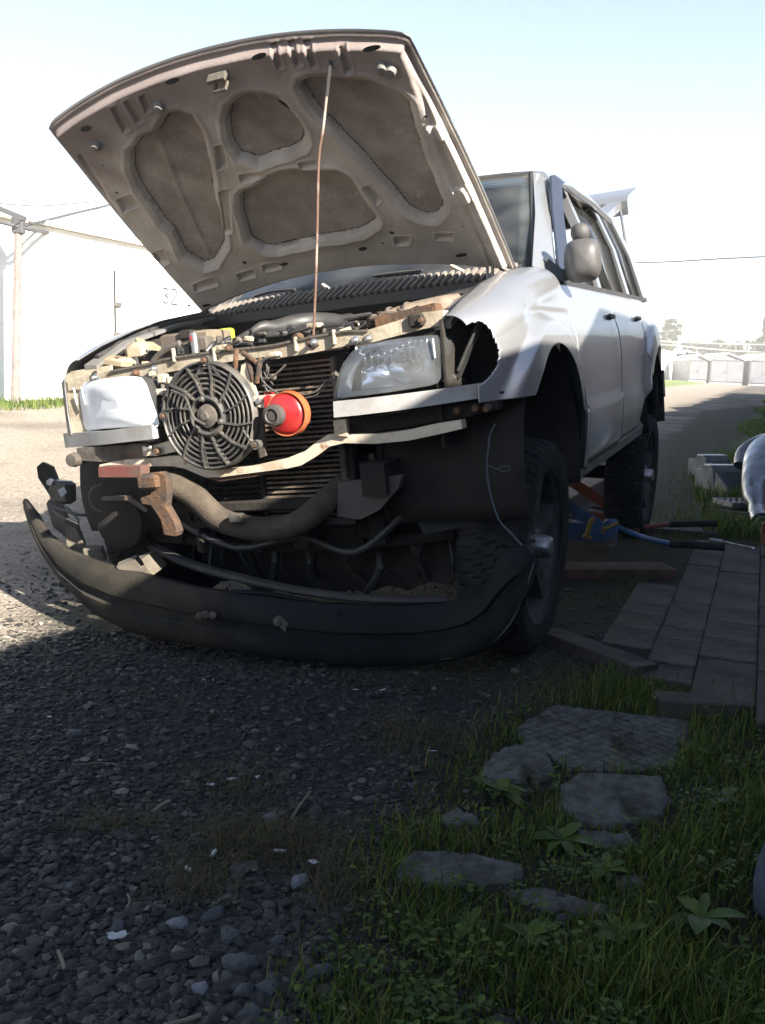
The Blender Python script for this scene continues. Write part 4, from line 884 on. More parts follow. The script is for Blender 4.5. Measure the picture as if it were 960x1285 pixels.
# corner pocket on the left wing: dark cavity and the black flap
cpart(MB().prism([(.655, -.30, .70), (.655, -.30, .92), (.80, -.28, .92), (.80, -.28, .70)], (0, .01, 0)).prism([(.655, -.53, .70), (.655, -.30, .70), (.655, -.30, .92), (.655, -.53, .92)], (-.008, 0, 0)).prism([(.66, -.50, .700), (.80, -.46, .700), (.80, -.29, .700), (.66, -.29, .700)], (0, 0, -.006)), 'corner_lamp_pocket', GRIME)
cpart(ribbon([(603, 396), (608, 400)], [(570, 470), (576, 476)], -.44, .012), 'rubber_flap', BLACKP)
cpart(MB().tube([bp(605, 399, 'y', -.45), bp(598, 412, 'y', -.45), bp(586, 438, 'y', -.45), bp(575, 465, 'y', -.45)], .011, 8, flat=.6), 'rubber_strip', BLACKP)
for p in ((569, 474), (560, 430)): cpart(MB().lathe([(0, -.012), (.007, -.012), (.008, 0)], bp(*p, 'y', -.47), 'y', 8), 'bolt', CHROME)

# radiator and condenser: frames with rows of real tubes
def rad_core(x0, x1, z0, z1, y, n, mt, nm):
    r = cpart(MB().box(((x0+x1)/2, y+.022, (z0+z1)/2), (x1-x0, .02, z1-z0)).box((x0-.008, y+.005, (z0+z1)/2), (.018, .04, z1-z0+.02), bev=.003).box((x1+.008, y+.005, (z0+z1)/2), (.018, .04, z1-z0+.02), bev=.003), nm, GRIME)
    b = MB()
    for k in range(n):
        z = z0+(z1-z0)*(k+.5)/n; b.box(((x0+x1)/2, y+.004, z), (x1-x0, .018, (z1-z0)/n*.42))
    cpart(b, 'cooling_tubes', mt, parent=r)['kind'] = 'stuff'
    b = MB(); nf = int((x1-x0)/.012)
    for k in range(nf): b.box((x0+(x1-x0)*(k+.5)/nf, y+.010, (z0+z1)/2), (.0025, .012, z1-z0))
    cpart(b, 'cooling_fins', GRIME, parent=r)['kind'] = 'stuff'
    return r
rad_core(-.03, .285, .345, .85, -.45, 32, mat('condenser_tubes', (.17, .125, .09), .7, .2, col2=(.08, .065, .05), nscale=20), 'condenser')
rad_core(-.30, -.06, .33, .84, -.40, 28, GRIME, 'radiator')
cpart(MB().box((.27, -.465, .60), (.02, .03, .50), bev=.004), 'condenser_side_bracket', DUSTY)
cpart(MB().box((-.02, -.48, .395), (.60, .05, .035), bev=.006).box((0, -.50, .34), (.62, .03, .02)), 'lower_radiator_rail', GRIME)

# electric fan
fc = bp(262, 522, 'y', -.60); FR = .166
fan = cpart(MB().lathe([(FR, -.012), (FR+.006, -.008), (FR+.004, .035), (FR-.004, .035), (FR-.004, -.008), (FR, -.012)], fc, 'y', 56), 'cooling_fan', FANP, ang=60)
for r_ in (.150, .134, .118, .102, .086):
    cpart(MB().tube([(fc[0]+r_*math.cos(a), fc[1]-.008, fc[2]+r_*math.sin(a)) for a in np.linspace(0, 2*pi, 49)], .0022, 5, flat=1.6), 'guard_ring', FANP, parent=fan)
for k in range(12):
    a = 2*pi*k/12+.12; a2 = a+.22; r0, r1 = .066, FR
    cpart(MB().loft([[(fc[0]+r*math.cos(q)+w*math.cos(q+pi/2), fc[1]+dy, fc[2]+r*math.sin(q)+w*math.sin(q+pi/2)) for w, dy in ((-.0028, -.014), (.0028, -.014), (.0028, .006), (-.0028, .006))] for r, q in ((r0, a), ((r0+r1)/2, a+.10), (r1, a2))]), 'guard_spoke', FANP, parent=fan)
cpart(MB().lathe([(.066, -.010), (.066, .01), (.050, .01), (.050, -.012), (.058, -.016), (.066, -.010)], fc, 'y', 32), 'motor_ring', FANP, parent=fan)
mo = cpart(MB().lathe([(0, -.028), (.012, -.028), (.014, -.020), (.036, -.012), (.040, .0), (.040, .05)], fc, 'y', 26), 'fan_motor', DUSTY, parent=fan)
for k in range(3):
    a = 2*pi*k/3+pi/2+.15; cpart(MB().lathe([(0, -.024), (.006, -.024), (.010, -.018), (.011, 0)], (fc[0]+.055*math.cos(a), fc[1], fc[2]+.055*math.sin(a)), 'y', 10), 'motor_screw', FANP, parent=fan)
for k in range(9):
    a0 = 2*pi*k/9; b = MB()
    b.grid(lambda u, v: (fc[0]+(.045+.113*u)*math.cos(a0+(v-.5)*(.42+.2*u)+u*.35), fc[1]+.030-.022*(v-.5)*(1.2-.5*u), fc[2]+(.045+.113*u)*math.sin(a0+(v-.5)*(.42+.2*u)+u*.35)), 6, 4); cpart(b, 'fan_blade', mat('dark_fan_blade', (.012, .012, .012), .6), parent=fan, thick=.002)
cpart(MB().tube([bp(215, 490, 'y', -.625), bp(232, 498, 'y', -.635), bp(238, 512, 'y', -.64), bp(244, 525, 'y', -.64), bp(258, 533, 'y', -.635)], .0042, 6, smooth=4), 'fan_lead', FANP, parent=fan)
def ear(p, q1, q2):
    P_ = bp(*p, 'y', -.605); A_ = bp(*q1, 'y', -.605); B_ = bp(*q2, 'y', -.605); b = MB()
    b.tube([A_, P_+np.array([-.008, 0, .004])], .006, 5).tube([B_, P_+np.array([.008, 0, .002])], .006, 5).tube([A_*.45+P_*.55, B_*.45+P_*.55], .004, 5).tube([A_*.8+P_*.2, B_*.3+P_*.7], .003, 5)
    b.lathe([(0, -.010), (.007, -.010), (.015, -.012), (.016, .012)], P_, 'y', 14); cpart(b, 'mounting_ear', FANP, parent=fan)
    cpart(MB().lathe([(0, -.022), (.007, -.022), (.009, -.012)], P_, 'y', 8), 'bolt', RUST, parent=fan)
ear((259, 452), (246, 473), (275, 472)); ear((322, 558), (305, 540), (300, 562)); ear((207, 522), (205, 512), (207, 534))
# strap left of the horn
cpart(ribbon([(283, 458), (306, 455)], [(288, 478), (308, 480)], -.55, .02), 'pressed_bracket', DUSTY)
cpart(MB().prism([bp(u, v, 'y', -.575) for u, v in ((303, 458), (308, 456), (312, 468), (318, 480), (322, 492), (322, 497), (303, 484), (300, 478))], (0, .006, 0)), 'bright_bracket', BAR)
cpart(MB().prism([bp(u, v, 'y', -.570) for u, v in ((310, 495), (322, 492), (329, 520), (333, 572), (326, 575), (321, 545))], (0, .012, 0)), 'vertical_strap', DUSTY)
cpart(MB().prism([bp(u, v, 'y', -.590) for u, v in ((318, 497), (350, 494), (351, 504), (336, 506), (334, 512), (318, 510))], (0, .006, 0)), 'horn_bracket', BAR)
cpart(MB().lathe([(0, -.015), (.008, -.015), (.010, 0)], bp(326, 503, 'y', -.592), 'y', 8), 'bolt', CHROME)
for a_, b_ in (((297, 440), (295, 462)), ((305, 443), (322, 455)), ((310, 450), (318, 478)), ((327, 450), (322, 480))):
    p0, p1 = bp(*a_, 'y', -.56), bp(*b_, 'y', -.57); cpart(MB().tube([p0, (p0+p1)/2+np.array([.006, -.01, 0]), p1], .0085, 8, smooth=3), 'rusty_hook', RUST)
# horn
hc = bp(362, 519, 'y', -.57)
horn = cpart(MB().lathe([(0, -.034), (.052, -.034), (.062, -.026), (.066, -.012), (.066, .010), (.058, .024), (.0, .03)], hc, 'y', 34), 'horn', RED, ang=40)
hn = bp(347, 521, 'y', -.60)
cpart(MB().lathe([(0, -.030), (.014, -.030), (.018, -.027), (.022, -.034), (.032, -.030), (.034, -.02), (.034, .0), (.03, .04)], hn, 'y', 24), 'horn_cap', mat('worn_cap', (.035, .031, .028), .6, .1, col2=(.06, .052, .045), nscale=18), parent=horn)
cpart(MB().lathe([(.0635, -.0285), (.067, -.030), (.070, -.010), (.070, .002), (.066, .010)], hc+np.array([.006, 0, .0]), 'y', 34), 'horn_rim', ORANGE, parent=horn)
cpart(MB().box(bp(340, 512, 'y', -.58), (.05, .035, .095), bev=.014), 'horn_trumpet', RED, parent=horn)
# wires in front of the condenser
for pts, r_, m_ in (([(330, 452), (326, 465), (330, 478), (340, 488), (352, 495)], .0028, WIREM), ([(330, 475), (340, 474), (350, 466), (358, 458)], .0032, DUSTY), ([(375, 496), (395, 492), (408, 480), (420, 470)], .0028, DUSTY), ([(380, 500), (398, 495), (415, 478)], .0022, WIREM), ([(325, 455), (337, 449), (352, 447)], .004, WIREM),
                    ([(188, 505), (200, 512), (205, 518), (200, 530)], .0028, WIREM), ([(205, 500), (212, 505), (206, 512), (197, 508)], .0022, WIREM)):
    cpart(MB().tube([bp(u, v, 'y', -.57) for u, v in pts], r_, 6, smooth=4), 'wire', m_)
for (u, v, w, h) in ((205, 475, .03, .03), (202, 492, .035, .022), (204, 510, .03, .02), (345, 446, .035, .022), (209, 502, .022, .022)):
    cpart(MB().box(bp(u, v, 'y', -.55), (w, .03, h), bev=.004), 'wiring_clip', BAR)
cpart(MB().prism([bp(u, v, 'y', -.52) for u, v in ((200, 470), (216, 468), (222, 500), (216, 545), (205, 570), (198, 560))], (0, .01, 0)), 'inner_lamp_panel', GRIME)
# bits under the right lamp
cpart(ribbon([(96, 562), (140, 560), (185, 556)], [(98, 578), (140, 580), (185, 578)], -.55, .06), 'lamp_carrier', DUSTY)
cpart(ribbon([(178, 560), (196, 558), (222, 550)], [(180, 572), (196, 572), (224, 566)], -.57, .02), 'lamp_carrier', BAR)
for p in ((186, 562), (198, 566)): cpart(MB().lathe([(0, -.018), (.008, -.018), (.010, -.004), (.014, 0)], bp(*p, 'y', -.58), 'y', 10), 'bolt', CHROME if p[0] < 190 else RUST)
cpart(MB().lathe([(0, -.02), (.022, -.018), (.026, 0), (.02, .05)], bp(93, 577, 'y', -.56), 'y', 16), 'carrier_peg', DUSTY)
cpart(ribbon([(424, 528), (470, 522), (530, 514), (590, 506), (625, 502)], [(424, 545), (470, 542), (530, 532), (590, 522), (626, 514)], lambda x: -.53+.10*max(0, x-.33), .05), 'lamp_carrier', GRIME)
for p in ((575, 515), (598, 512), (612, 512)): cpart(MB().lathe([(0, -.02), (.010, -.02), (.014, 0)], bp(*p, 'y', -.50), 'y', 10), 'bolt', RUST)
cpart(ribbon([(418, 528), (434, 526)], [(420, 546), (436, 548)], -.57, .02), 'carrier_foot', BAR)
# lower front tube, tow brackets
tb = [(200, 606), (222, 611), (242, 621), (258, 636), (275, 651), (300, 660), (330, 664), (362, 661), (385, 650), (404, 634), (424, 616), (440, 604)]
cpart(MB().tube([bp(u, v, 'y', -.60+.05*math.sin(i/11*pi)+.16*sstep(8, 11, i)) for i, (u, v) in enumerate(tb)], .040, 16, smooth=3), 'front_cross_tube', PIPEM, ang=60)
cpart(ribbon([(123, 586), (176, 585)], [(124, 599), (176, 599)], -.62, .05), 'red_bracket', mat('faded_red_steel', (.11, .028, .022), .75, 0, col2=(.07, .05, .04), nscale=14, bump=.3))
cpart(MB().prism([bp(u, v, 'y', -.66) for u, v in ((172, 596), (200, 593), (207, 597), (209, 618), (207, 636), (218, 655), (222, 668), (220, 673), (206, 671), (202, 652), (190, 634), (178, 632), (176, 625), (190, 620), (190, 612), (176, 612))], (0, .035, 0)), 'tow_bracket', RUST)
cpart(MB().box(bp(192, 604, 'y', -.64), (.085, .07, .05), bev=.01), 'tow_mount', RUST)
cpart(MB().lathe([(0, -.02), (.03, -.02), (.10, -.005), (.105, .03), (.05, .06)], bp(150, 655, 'y', -.45), 'y', 24), 'drive_pulley', GRIME)
cpart(MB().prism([bp(u, v, 'y', -.50) for u, v in ((127, 624), (163, 622), (186, 640), (182, 643), (160, 628), (128, 628))], (0, .02, 0)), 'stay', DUSTY)
cpart(MB().prism([bp(u, v, 'y', -.52) for u, v in ((424, 606), (504, 596), (500, 612), (476, 640), (452, 652), (423, 648))], (0, .03, 0)), 'tow_plate', mat('brown_plate', (.07, .055, .05), .8, .1, bump=.3))
cpart(MB().box(bp(298, 650, 'y', -.60), (.05, .03, .03), bev=.005), 'tube_lug', DUSTY)
cpart(MB().prism([bp(u, v, 'y', -.42) for u, v in ((420, 565), (428, 563), (434, 612), (426, 612))], (0, .02, 0)).prism([bp(u, v, 'y', -.42) for u, v in ((462, 570), (468, 568), (476, 604), (468, 606))], (0, .02, 0)), 'radiator_leg', DUSTY)
# splash shield ahead of the wheel
SH = [(508, 516), (560, 510), (610, 506), (655, 500), (656, 560), (656, 632), (632, 631), (617, 632), (608, 642), (603, 655), (594, 661), (562, 665), (532, 671), (524, 655), (516, 610), (510, 560)]
cpart(MB().prism([bp(u, v, 'y', -.36+.0005*(u-580)) for u, v in SH], (0, .006, 0)), 'splash_shield', mat('dusty_shield', (.038, .038, .038), .9, 0, spec=.2, col2=(.025, .026, .027), nscale=6, bump=.4, bscale=30))
cpart(MB().tube([bp(u, v, 'y', -.50) for u, v in ((622, 532), (615, 545), (613, 562), (611, 580), (612, 600), (616, 622), (626, 652), (640, 668), (655, 684))], .0025, 6, smooth=3), 'hanging_wire', mat('dusty_blue_wire', (.05, .07, .09), .6))
cpart(MB().tube([bp(u, v, 'y', -.50) for u, v in ((613, 584), (622, 588), (634, 585), (640, 588), (634, 592), (622, 588))], .0018, 6, smooth=3), 'hanging_wire', WIREM)
cpart(MB().tube([bp(u, v, 'y', -.50) for u, v in ((128, 608), (116, 612), (112, 625), (118, 638), (128, 642))], .002, 6, smooth=3), 'hanging_wire', BLUEW)

# ---- engine bay
cpart(MB().prism([(-.68, .36, .45), (.68, .36, .45), (.68, .33, 1.06), (-.68, .33, 1.06)], (0, .02, 0)), 'firewall', GRIME)
for sg in (1, -1):
    cpart(MB().prism([(sg*.62, -.52, .55), (sg*.62, .34, .55), (sg*.64, .34, 1.05), (sg*.64, -.30, .97), (sg*.62, -.52, .88)], (sg*.008, 0, 0)), 'inner_wing', GRIME)
    cpart(MB().loft([[(sg*.62, y, z), (sg*.672, y, z+.006), (sg*.672, y, z-.012), (sg*.62, y, z-.012)] for y, z in ((-.50, .905), (-.3, .985), (0, 1.045), (.30, 1.085))]), 'wing_channel', PAINTD)
cpart(MB().box((0, -.02, .68), (.52, .52, .34), bev=.05).box((.03, -.02, .88), (.34, .40, .07), bev=.03).box((-.06, -.28, .62), (.4, .06, .3), bev=.03), 'engine', GRIME)
cpart(MB().box((0, .05, .40), (1.1, .8, .06), bev=.01), 'sump_guard', GRIME)
cpart(MB().loft([[(x, -.42, .36), (x, -.20, .22+k), (x, .05, .20+k), (x, .3, .24), (x, .3, .28), (x, -.3, .34)] for x, k in ((-.50, .06), (-.25, 0), (0, .02), (.3, -.01), (.52, .07))]), 'shade_tray', GRIME)  # added dark tray filling in the shade beneath the engine
cpart(MB().loft([[(x, -.16, .30), (x, -.18, z_), (x, -.165, z_-.004), (x, -.14, .30)] for x, z_ in zip(np.linspace(-.52, .55, 15), (.10, .06, .07, .02, .03, .01, .04, .0, .03, .02, .05, .03, .06, .05, .10))]), 'shade_sheet', GRIME)  # added dark sheet standing in for the shade under the car
cpart(MB().loft([[(x, .9, .30), (x, .9, z_), (x, .92, z_), (x, .92, .30)] for x, z_ in zip(np.linspace(-.6, .6, 9), (.05, .03, .0, .02, -.02, .0, .02, .0, .05))]), 'rear_shade_sheet', GRIME)  # second added sheet, filling in the shade farther back
for k in range(16):
    x0 = -.5+1.0*k/15; cpart(MB().tube([(x0, -.20, .26), (x0+.03*math.sin(k*3), -.26, .16+.03*math.sin(k*5)), (x0+.06*math.cos(k*2), -.20, .06+.03*math.sin(k))], .006+.004*(k % 3), 6, smooth=3), 'hanging_hose', BLACKP if k % 2 else GRIME)
cpart(MB().prism([(-.46, -.34, .62), (-.80, -.36, .62), (-.80, -.34, .34), (-.72, -.34, .26), (-.50, -.32, .24), (-.45, -.32, .36)], (0, .006, 0)), 'splash_shield', GRIME)
cpart(MB().tube([(-.55, -.28, .25), (-.2, -.30, .22), (.25, -.30, .22), (.55, -.28, .25)], .02, 8).tube([(-.3, -.33, .30), (.35, -.33, .27)], .030, 10).box((.18, -.32, .25), (.14, .09, .12), bev=.02), 'steering_linkage', GRIME)
for xx, zz, ll in ((-.35, .30, .16), (-.12, .29, .14), (.05, .31, .17), (.33, .30, .13)):
    cpart(MB().box((xx, -.40, zz), (.05, .03, ll), RZ(xx*2), bev=.006), 'hanger_bracket', GRIME)
cpart(MB().tube([(-.45, -.40, .34), (-.2, -.42, .24), (.05, -.41, .27), (.25, -.42, .22), (.42, -.40, .33)], .012, 8, smooth=4), 'loose_hose', BLACKP)
bt = bp(218, 436, 'y', -.40)
bat = cpart(MB().box(bt+np.array([.06, .05, -.02]), (.20, .15, .13), bev=.008), 'battery', mat('brown_battery', (.08, .065, .05), .7, 0, col2=(.15, .12, .08), nscale=10))
cpart(MB().lathe([(.013, -.06), (.013, .045), (.009, .05), (0, .05)], bp(245, 436, 'y', -.46), 'z', 14), 'silver_canister', CHROME)
cpart(MB().lathe([(.014, 0), (.013, .016), (.004, .024), (0, .024)], bp(243, 427, 'y', -.46), 'z', 12), 'red_terminal_cap', RED, parent=bat)
cpart(MB().box(bp(254, 432, 'y', -.42), (.07, .05, .05), bev=.006), 'relay_box', DUSTY)
cpart(MB().box(bp(284, 420, 'y', -.1), (.055, .04, .045), bev=.006), 'filler_cap', GREENP)
cpart(MB().tube([bp(u, v, 'y', yy) for u, v, yy in ((288, 436, -.4), (300, 425, -.4), (318, 415, -.38), (330, 410, -.35), (345, 412, -.3), (375, 405, -.2), (410, 404, -.15), (440, 410, -.15), (455, 418, -.2))], [.008, .010, .012, .02, .028, .032, .032, .03, .028], 10, smooth=3), 'air_duct', BLACKP, ang=60)
cpart(MB().tube([bp(u, v, 'y', -.40) for u, v in ((286, 440), (300, 430), (322, 420), (333, 418))], .006, 6, smooth=3), 'thin_hose', DUSTY)
cpart(MB().tube([bp(u, v, 'y', yy) for u, v, yy in ((460, 420, -.3), (475, 408, -.3), (490, 402, -.28), (520, 393, -.25), (550, 386, -.2), (575, 382, -.15))], [.034, .036, .034, .037, .036, .036], 12, smooth=4), 'intake_hose', mat('dusty_hose', (.15, .115, .085), .8, 0, col2=(.08, .065, .05), nscale=9, bump=.4), ang=60)
for t in ((470, 410), (490, 401), (512, 395)):
    cpart(MB().lathe([(.037, -.006), (.041, -.004), (.041, .004), (.037, .006)], bp(*t, 'y', -.27), 'x', 18), 'hose_clamp', DUSTY)
cpart(MB().lathe([(.03, -.03), (.034, .0), (.02, .012), (.0, .014)], bp(415, 398, 'y', -.05), 'z', 14).box(bp(430, 402, 'y', -.1), (.09, .05, .04), bev=.01), 'strut_cap', GRIME)
cpart(MB().tube([bp(u, v, 'y', -.45) for u, v in ((192, 455), (200, 445), (215, 436), (226, 431))], .012, 8, smooth=3), 'dusty_pipe', DUSTY)
cpart(MB().box(bp(180, 442, 'y', -.3), (.09, .15, .07), RZ(.2), bev=.02).box(bp(150, 455, 'y', -.42), (.10, .08, .04), RY(.2), bev=.012).tube([bp(176, 432, 'y', -.3), bp(178, 428, 'y', -.3)], .022, 12), 'washer_bottle', mat('yellowed_tank', (.26, .215, .15), .6, 0, col2=(.17, .125, .075), nscale=8, bump=.3))
for u, v, w, h, mt, nm in ((230, 452, .03, .05, RUST, 'bracket'), (262, 440, .03, .04, DUSTY, 'bracket'), (276, 433, .012, .06, DUSTY, 'stay_rod'), (235, 420, .05, .03, GRIME, 'fuse_box')):
    cpart(MB().box(bp(u, v, 'y', -.42), (w, .03, h), bev=.004), nm, mt)
cpart(MB().tube([(-.655, -.45, .935), (-.66, -.2, 1.01), (-.655, .05, 1.06), (-.64, .28, 1.09)], .010, 6, smooth=3), 'weatherstrip', BLACKP)
rr = random.Random(21)
CL = [('hose', BLACKP), ('hose', PIPEM), ('bracket', DUSTY), ('bracket', RUST), ('wiring_loom', BLACKP), ('bracket', TIE), ('wiring_clip', BLACKP)]
for k in range(64):
    u = rr.uniform(118, 545); v = float(np.interp(u, [100, 190, 300, 395, 470, 556], [472, 454, 436, 420, 408, 392]))-rr.uniform(0, 15); yy = rr.uniform(-.46, -.30); nm, m_ = rr.choice(CL); p = bp(u, v, 'y', yy)
    if nm in ('hose', 'wiring_loom'):
        q = [p+np.array([rr.uniform(-.09, .09)*t, rr.uniform(-.01, .05)*t, rr.uniform(-.02, .012)]) for t in (-1, -.3, .4, 1)]
        cpart(MB().tube(q, rr.uniform(.004, .010), 7, smooth=4), nm, m_)
    else:
        w, h, d = rr.uniform(.015, .05), rr.uniform(.012, .04), rr.uniform(.01, .04)
        cpart(MB().box(p-np.array([0, 0, h*.4]), (w, d, h), RZ(rr.uniform(-.6, .6))@RY(rr.uniform(-.3, .3)), bev=.003).lathe([(0, -.006), (.005, -.006), (.006, 0)], p-np.array([0, d/2, h*.4]), 'y', 8), nm, m_)
for k in range(22):                                       # leads and small brackets on the grille side
    u = rr.uniform(186, 216) if k < 12 else rr.uniform(322, 345); v = rr.uniform(468, 560) if k < 12 else rr.uniform(448, 500); p = bp(u, v, 'y', -.55)
    if k % 2: cpart(MB().tube([p, p+np.array([rr.uniform(-.02, .02), -.01, -.02]), p+np.array([rr.uniform(-.03, .03), 0, -.05])], rr.uniform(.002, .004), 6, smooth=4), 'wiring_loom', rr.choice([BLACKP, WIREM, DUSTY]))
    else: cpart(MB().box(p, (rr.uniform(.01, .025), .02, rr.uniform(.01, .025)), RZ(rr.uniform(-.5, .5)), bev=.003), 'wiring_clip', rr.choice([BLACKP, DUSTY, TIE]))
# cowl grille: each rib its own piece
cow = cpart(MB().loft([[(x, .30-.09*(1-(x/.7)**2), 1.062), (x, .30-.09*(1-(x/.7)**2), 1.078), (x, .37-.10*(1-(x/.7)**2), 1.128), (x, .37-.10*(1-(x/.7)**2), 1.115)] for x in np.linspace(-.67, .67, 21)]), 'cowl_grille', BLACKP)
cslat = None
slm = MB().box((0, 0, 0), (.011, .125, .010), bev=.002)
for k in range(46):
    x = -.64+1.28*k/45; c0 = np.array([x, .327-.095*(1-(x/.7)**2), 1.106])
    b = MB().box((0, 0, 0), (.013, .085, .012), RX(.62)@RZ(-.35)); b.v = [tuple(np.array(p)+c0) for p in b.v]
    cpart(b, 'slat', mat('faded_slat', (.13, .11, .095), .8, 0, col2=(.19, .165, .14), nscale=14), parent=cow)
cpart(MB().loft([[(x, .28-.09*(1-(x/.7)**2), 1.04), (x, .28-.09*(1-(x/.7)**2), 1.068), (x, .31-.09*(1-(x/.7)**2), 1.07), (x, .31-.09*(1-(x/.7)**2), 1.04)] for x in np.linspace(-.68, .68, 21)]), 'cowl_seal', BLACKP)
for pts, blade in (([(405, 357), (415, 364), (424, 371)], [(320, 372), (340, 366), (370, 363)]), ([(566, 333), (578, 339), (592, 345), (608, 347)], [(470, 346), (500, 342), (530, 339)])):
    w = cpart(MB().tube([bp(u, v, 'y', .30) for u, v in pts], .011, 8, flat=.6, smooth=3), 'wiper_arm', BAR)
    cpart(MB().tube([bp(u, v, 'y', .40) for u, v in blade], .012, 6, flat=.5, smooth=3), 'wiper_blade', BLACKP, parent=w)

# ---- wheels (upright, in the car's own frame)
def wheel_proto():
    w = bpy.data.objects.new('wheel', None); COL.objects.link(w); w.parent = car
    NA, NC = 216, 30; R_ = .372; Wd = .225
    def prof(v):
        t = (v-.5)*2; x = t*Wd/2
        if abs(t) < .72: r = R_-.010*(t/.72)**2; xx = x
        else:
            q = (abs(t)-.72)/.28; a = q*pi/2*1.0; xx = np.sign(t)*(Wd/2*.80+.024*math.sin(min(1, q*2.2)*pi/2)-.012*q*q); r = R_-.012-(.092)*q**1.15
        return r, xx, t
    def fn(u, v):
        r, x, t = prof(v); a = 2*pi*u; k = u*56
        if abs(t) < .70:
            ph = k+.9*t; row = int((t+1)*3.2); cell = (ph+row*.5) % 1
            g = 1 if (cell < .26) or (abs(((t*2.9) % 1)-.5) > .44) else 0; r -= .007*g
        elif abs(t) < .84:
            if (k*1.0 % 1) < .35: r -= .007
        return (x, r*math.cos(a), r*math.sin(a))
    t = MB().grid(fn, NA*2, NC, cu=True).build('tyre', RUBBER, w, ang=25)
    for rr_ in (.340, .305): 
        MB().tube([(Wd/2-.004-(.006 if rr_ > .3 else 0), rr_*math.cos(a), rr_*math.sin(a)) for a in np.linspace(0, 2*pi, 61)], .003, 5).build('sidewall_rib', RUBBER, t)
    rim = MB().lathe([(.262, .098), (.272, .101), (.276, .095), (.262, .086), (.246, .078), (.236, .02), (.23, -.09), (.25, -.10)], (0, 0, 0), 'x', 48).lathe([(.235, -.03), (.06, -.02)], (0, 0, 0), 'x', 40).build('rim', ALLOY, w, ang=40)
    for k in range(5):
        a = 2*pi*k/5+.35; b = MB(); rings = []
        for r, wd, x0, x1 in ((.045, .045, .055, .02), (.12, .030, .066, .03), (.22, .034, .072, .03), (.25, .046, .074, .03)):
            rings.append([(x0, r*math.cos(a)-wd*math.sin(a), r*math.sin(a)+wd*math.cos(a)), (x0+.006, r*math.cos(a), r*math.sin(a)), (x0, r*math.cos(a)+wd*math.sin(a), r*math.sin(a)-wd*math.cos(a)), (x1, r*math.cos(a)+wd*math.sin(a), r*math.sin(a)-wd*math.cos(a)), (x1, r*math.cos(a)-wd*math.sin(a), r*math.sin(a)+wd*math.cos(a))])
        b.loft(rings).build('spoke', ALLOY, rim, ang=40)
    MB().lathe([(.0, .125), (.028, .125), (.036, .118), (.040, .10), (.043, .055), (.060, .05), (.060, .02)], (0, 0, 0), 'x', 26).build('hub', CHROME, w)
    for k in range(5):
        a = 2*pi*k/5; MB().lathe([(0, .078), (.009, .076), (.010, .05)], (0, .052*math.cos(a), .052*math.sin(a)), 'x', 8).build('wheel_nut', CHROME, rim)
    return w
wp = wheel_proto()
wp.location = (.705, .005, .372)
w2 = copy_tree(wp, car); w2.location = (.705, 2.655, .368)
w3 = copy_tree(wp, car); w3.location = (-.705, .005, .372); w3.rotation_euler = (0, 0, pi)
w4 = copy_tree(wp, car); w4.location = (-.705, 2.655, .368); w4.rotation_euler = (0, 0, pi)
# running gear
g_ = lambda b, n, m_=GRIME: cpart(b, n, m_, frame=None)
g_(MB().tube([(-.62, 2.655, .37), (.62, 2.655, .37)], .042, 12).lathe([(.05, -.10), (.12, -.04), (.13, 0), (.12, .05), (.05, .10)], (.05, 2.62, .37), 'x', 20), 'rear_axle')
g_(MB().tube([(-.60, .0, .37), (.60, .0, .37)], .022, 10).lathe([(.04, -.09), (.10, -.03), (.10, .04), (.04, .09)], (.12, .03, .38), 'x', 18), 'front_axle')
for sg in (1, -1):
    g_(MB().loft([[(sg*.56, 0, .30), (sg*.60, .02, .26), (sg*.60, -.04, .26), (sg*.56, -.04, .31)], [(sg*.25, .12, .42), (sg*.25, .16, .38), (sg*.25, -.20, .38), (sg*.25, -.20, .42)]]), 'lower_arm')
    g_(MB().tube([(sg*.50+.045*math.cos(a), .05+.045*math.sin(a), .34+.42*a/(12*pi)) for a in np.linspace(0, 12*pi, 110)], .008, 5), 'coil_spring', RUST)
    g_(MB().tube([(sg*.50, .05, .32), (sg*.49, .08, .85)], .02, 8), 'damper')
    cpart(MB().loft([[(sg*.36, y, z), (sg*.44, y, z), (sg*.44, y, z+.10), (sg*.36, y, z+.10)] for y, z in ((-.55, .42), (-.2, .42), (.5, .28), (2.2, .28), (2.5, .40), (3.0, .42))]), 'chassis_rail', GRIME)
    cpart(MB().lathe([(.05, -.05), (.15, -.02), (.15, 0), (.05, .02)], (0, 0, 0), 'x', 20), 'brake_disc', RUST, frame=None).location = (sg*.60, .0, .372)
cpart(MB().box((0, -.30, .38), (.9, .08, .08), bev=.01).box((0, .2, .33), (.7, .09, .07), bev=.01), 'cross_member', GRIME)
cpart(MB().tube([(-.2, .0, .30), (-.25, .8, .26), (-.22, 1.6, .26), (-.3, 2.3, .30)], .028, 8, smooth=4).tube([(-.22, 1.3, .26), (-.22, 1.75, .26)], .07, 12), 'exhaust', RUST)
cpart(MB().box((.1, .9, .38), (.3, .5, .22), bev=.06).tube([(.1, 1.1, .36), (.06, 2.5, .18)], .03, 10), 'gearbox', GRIME)
cpart(MB().box((.70, .55, .345), (.05, .25, .05), bev=.008).box((.62, 1.2, .33), (.05, 1.6, .05), bev=.008), 'sill_rail', mat('muddy_rail', (.13, .10, .085), .9, 0, bump=.4))
cpart(MB().box((.79, 3.0, .50), (.03, .10, .20), bev=.005), 'mud_flap', RUBBER)
g_(MB().box((.52, .62, .33), (.14, .30, .05), RX(.2), bev=.01), 'drop_arm', RUST)

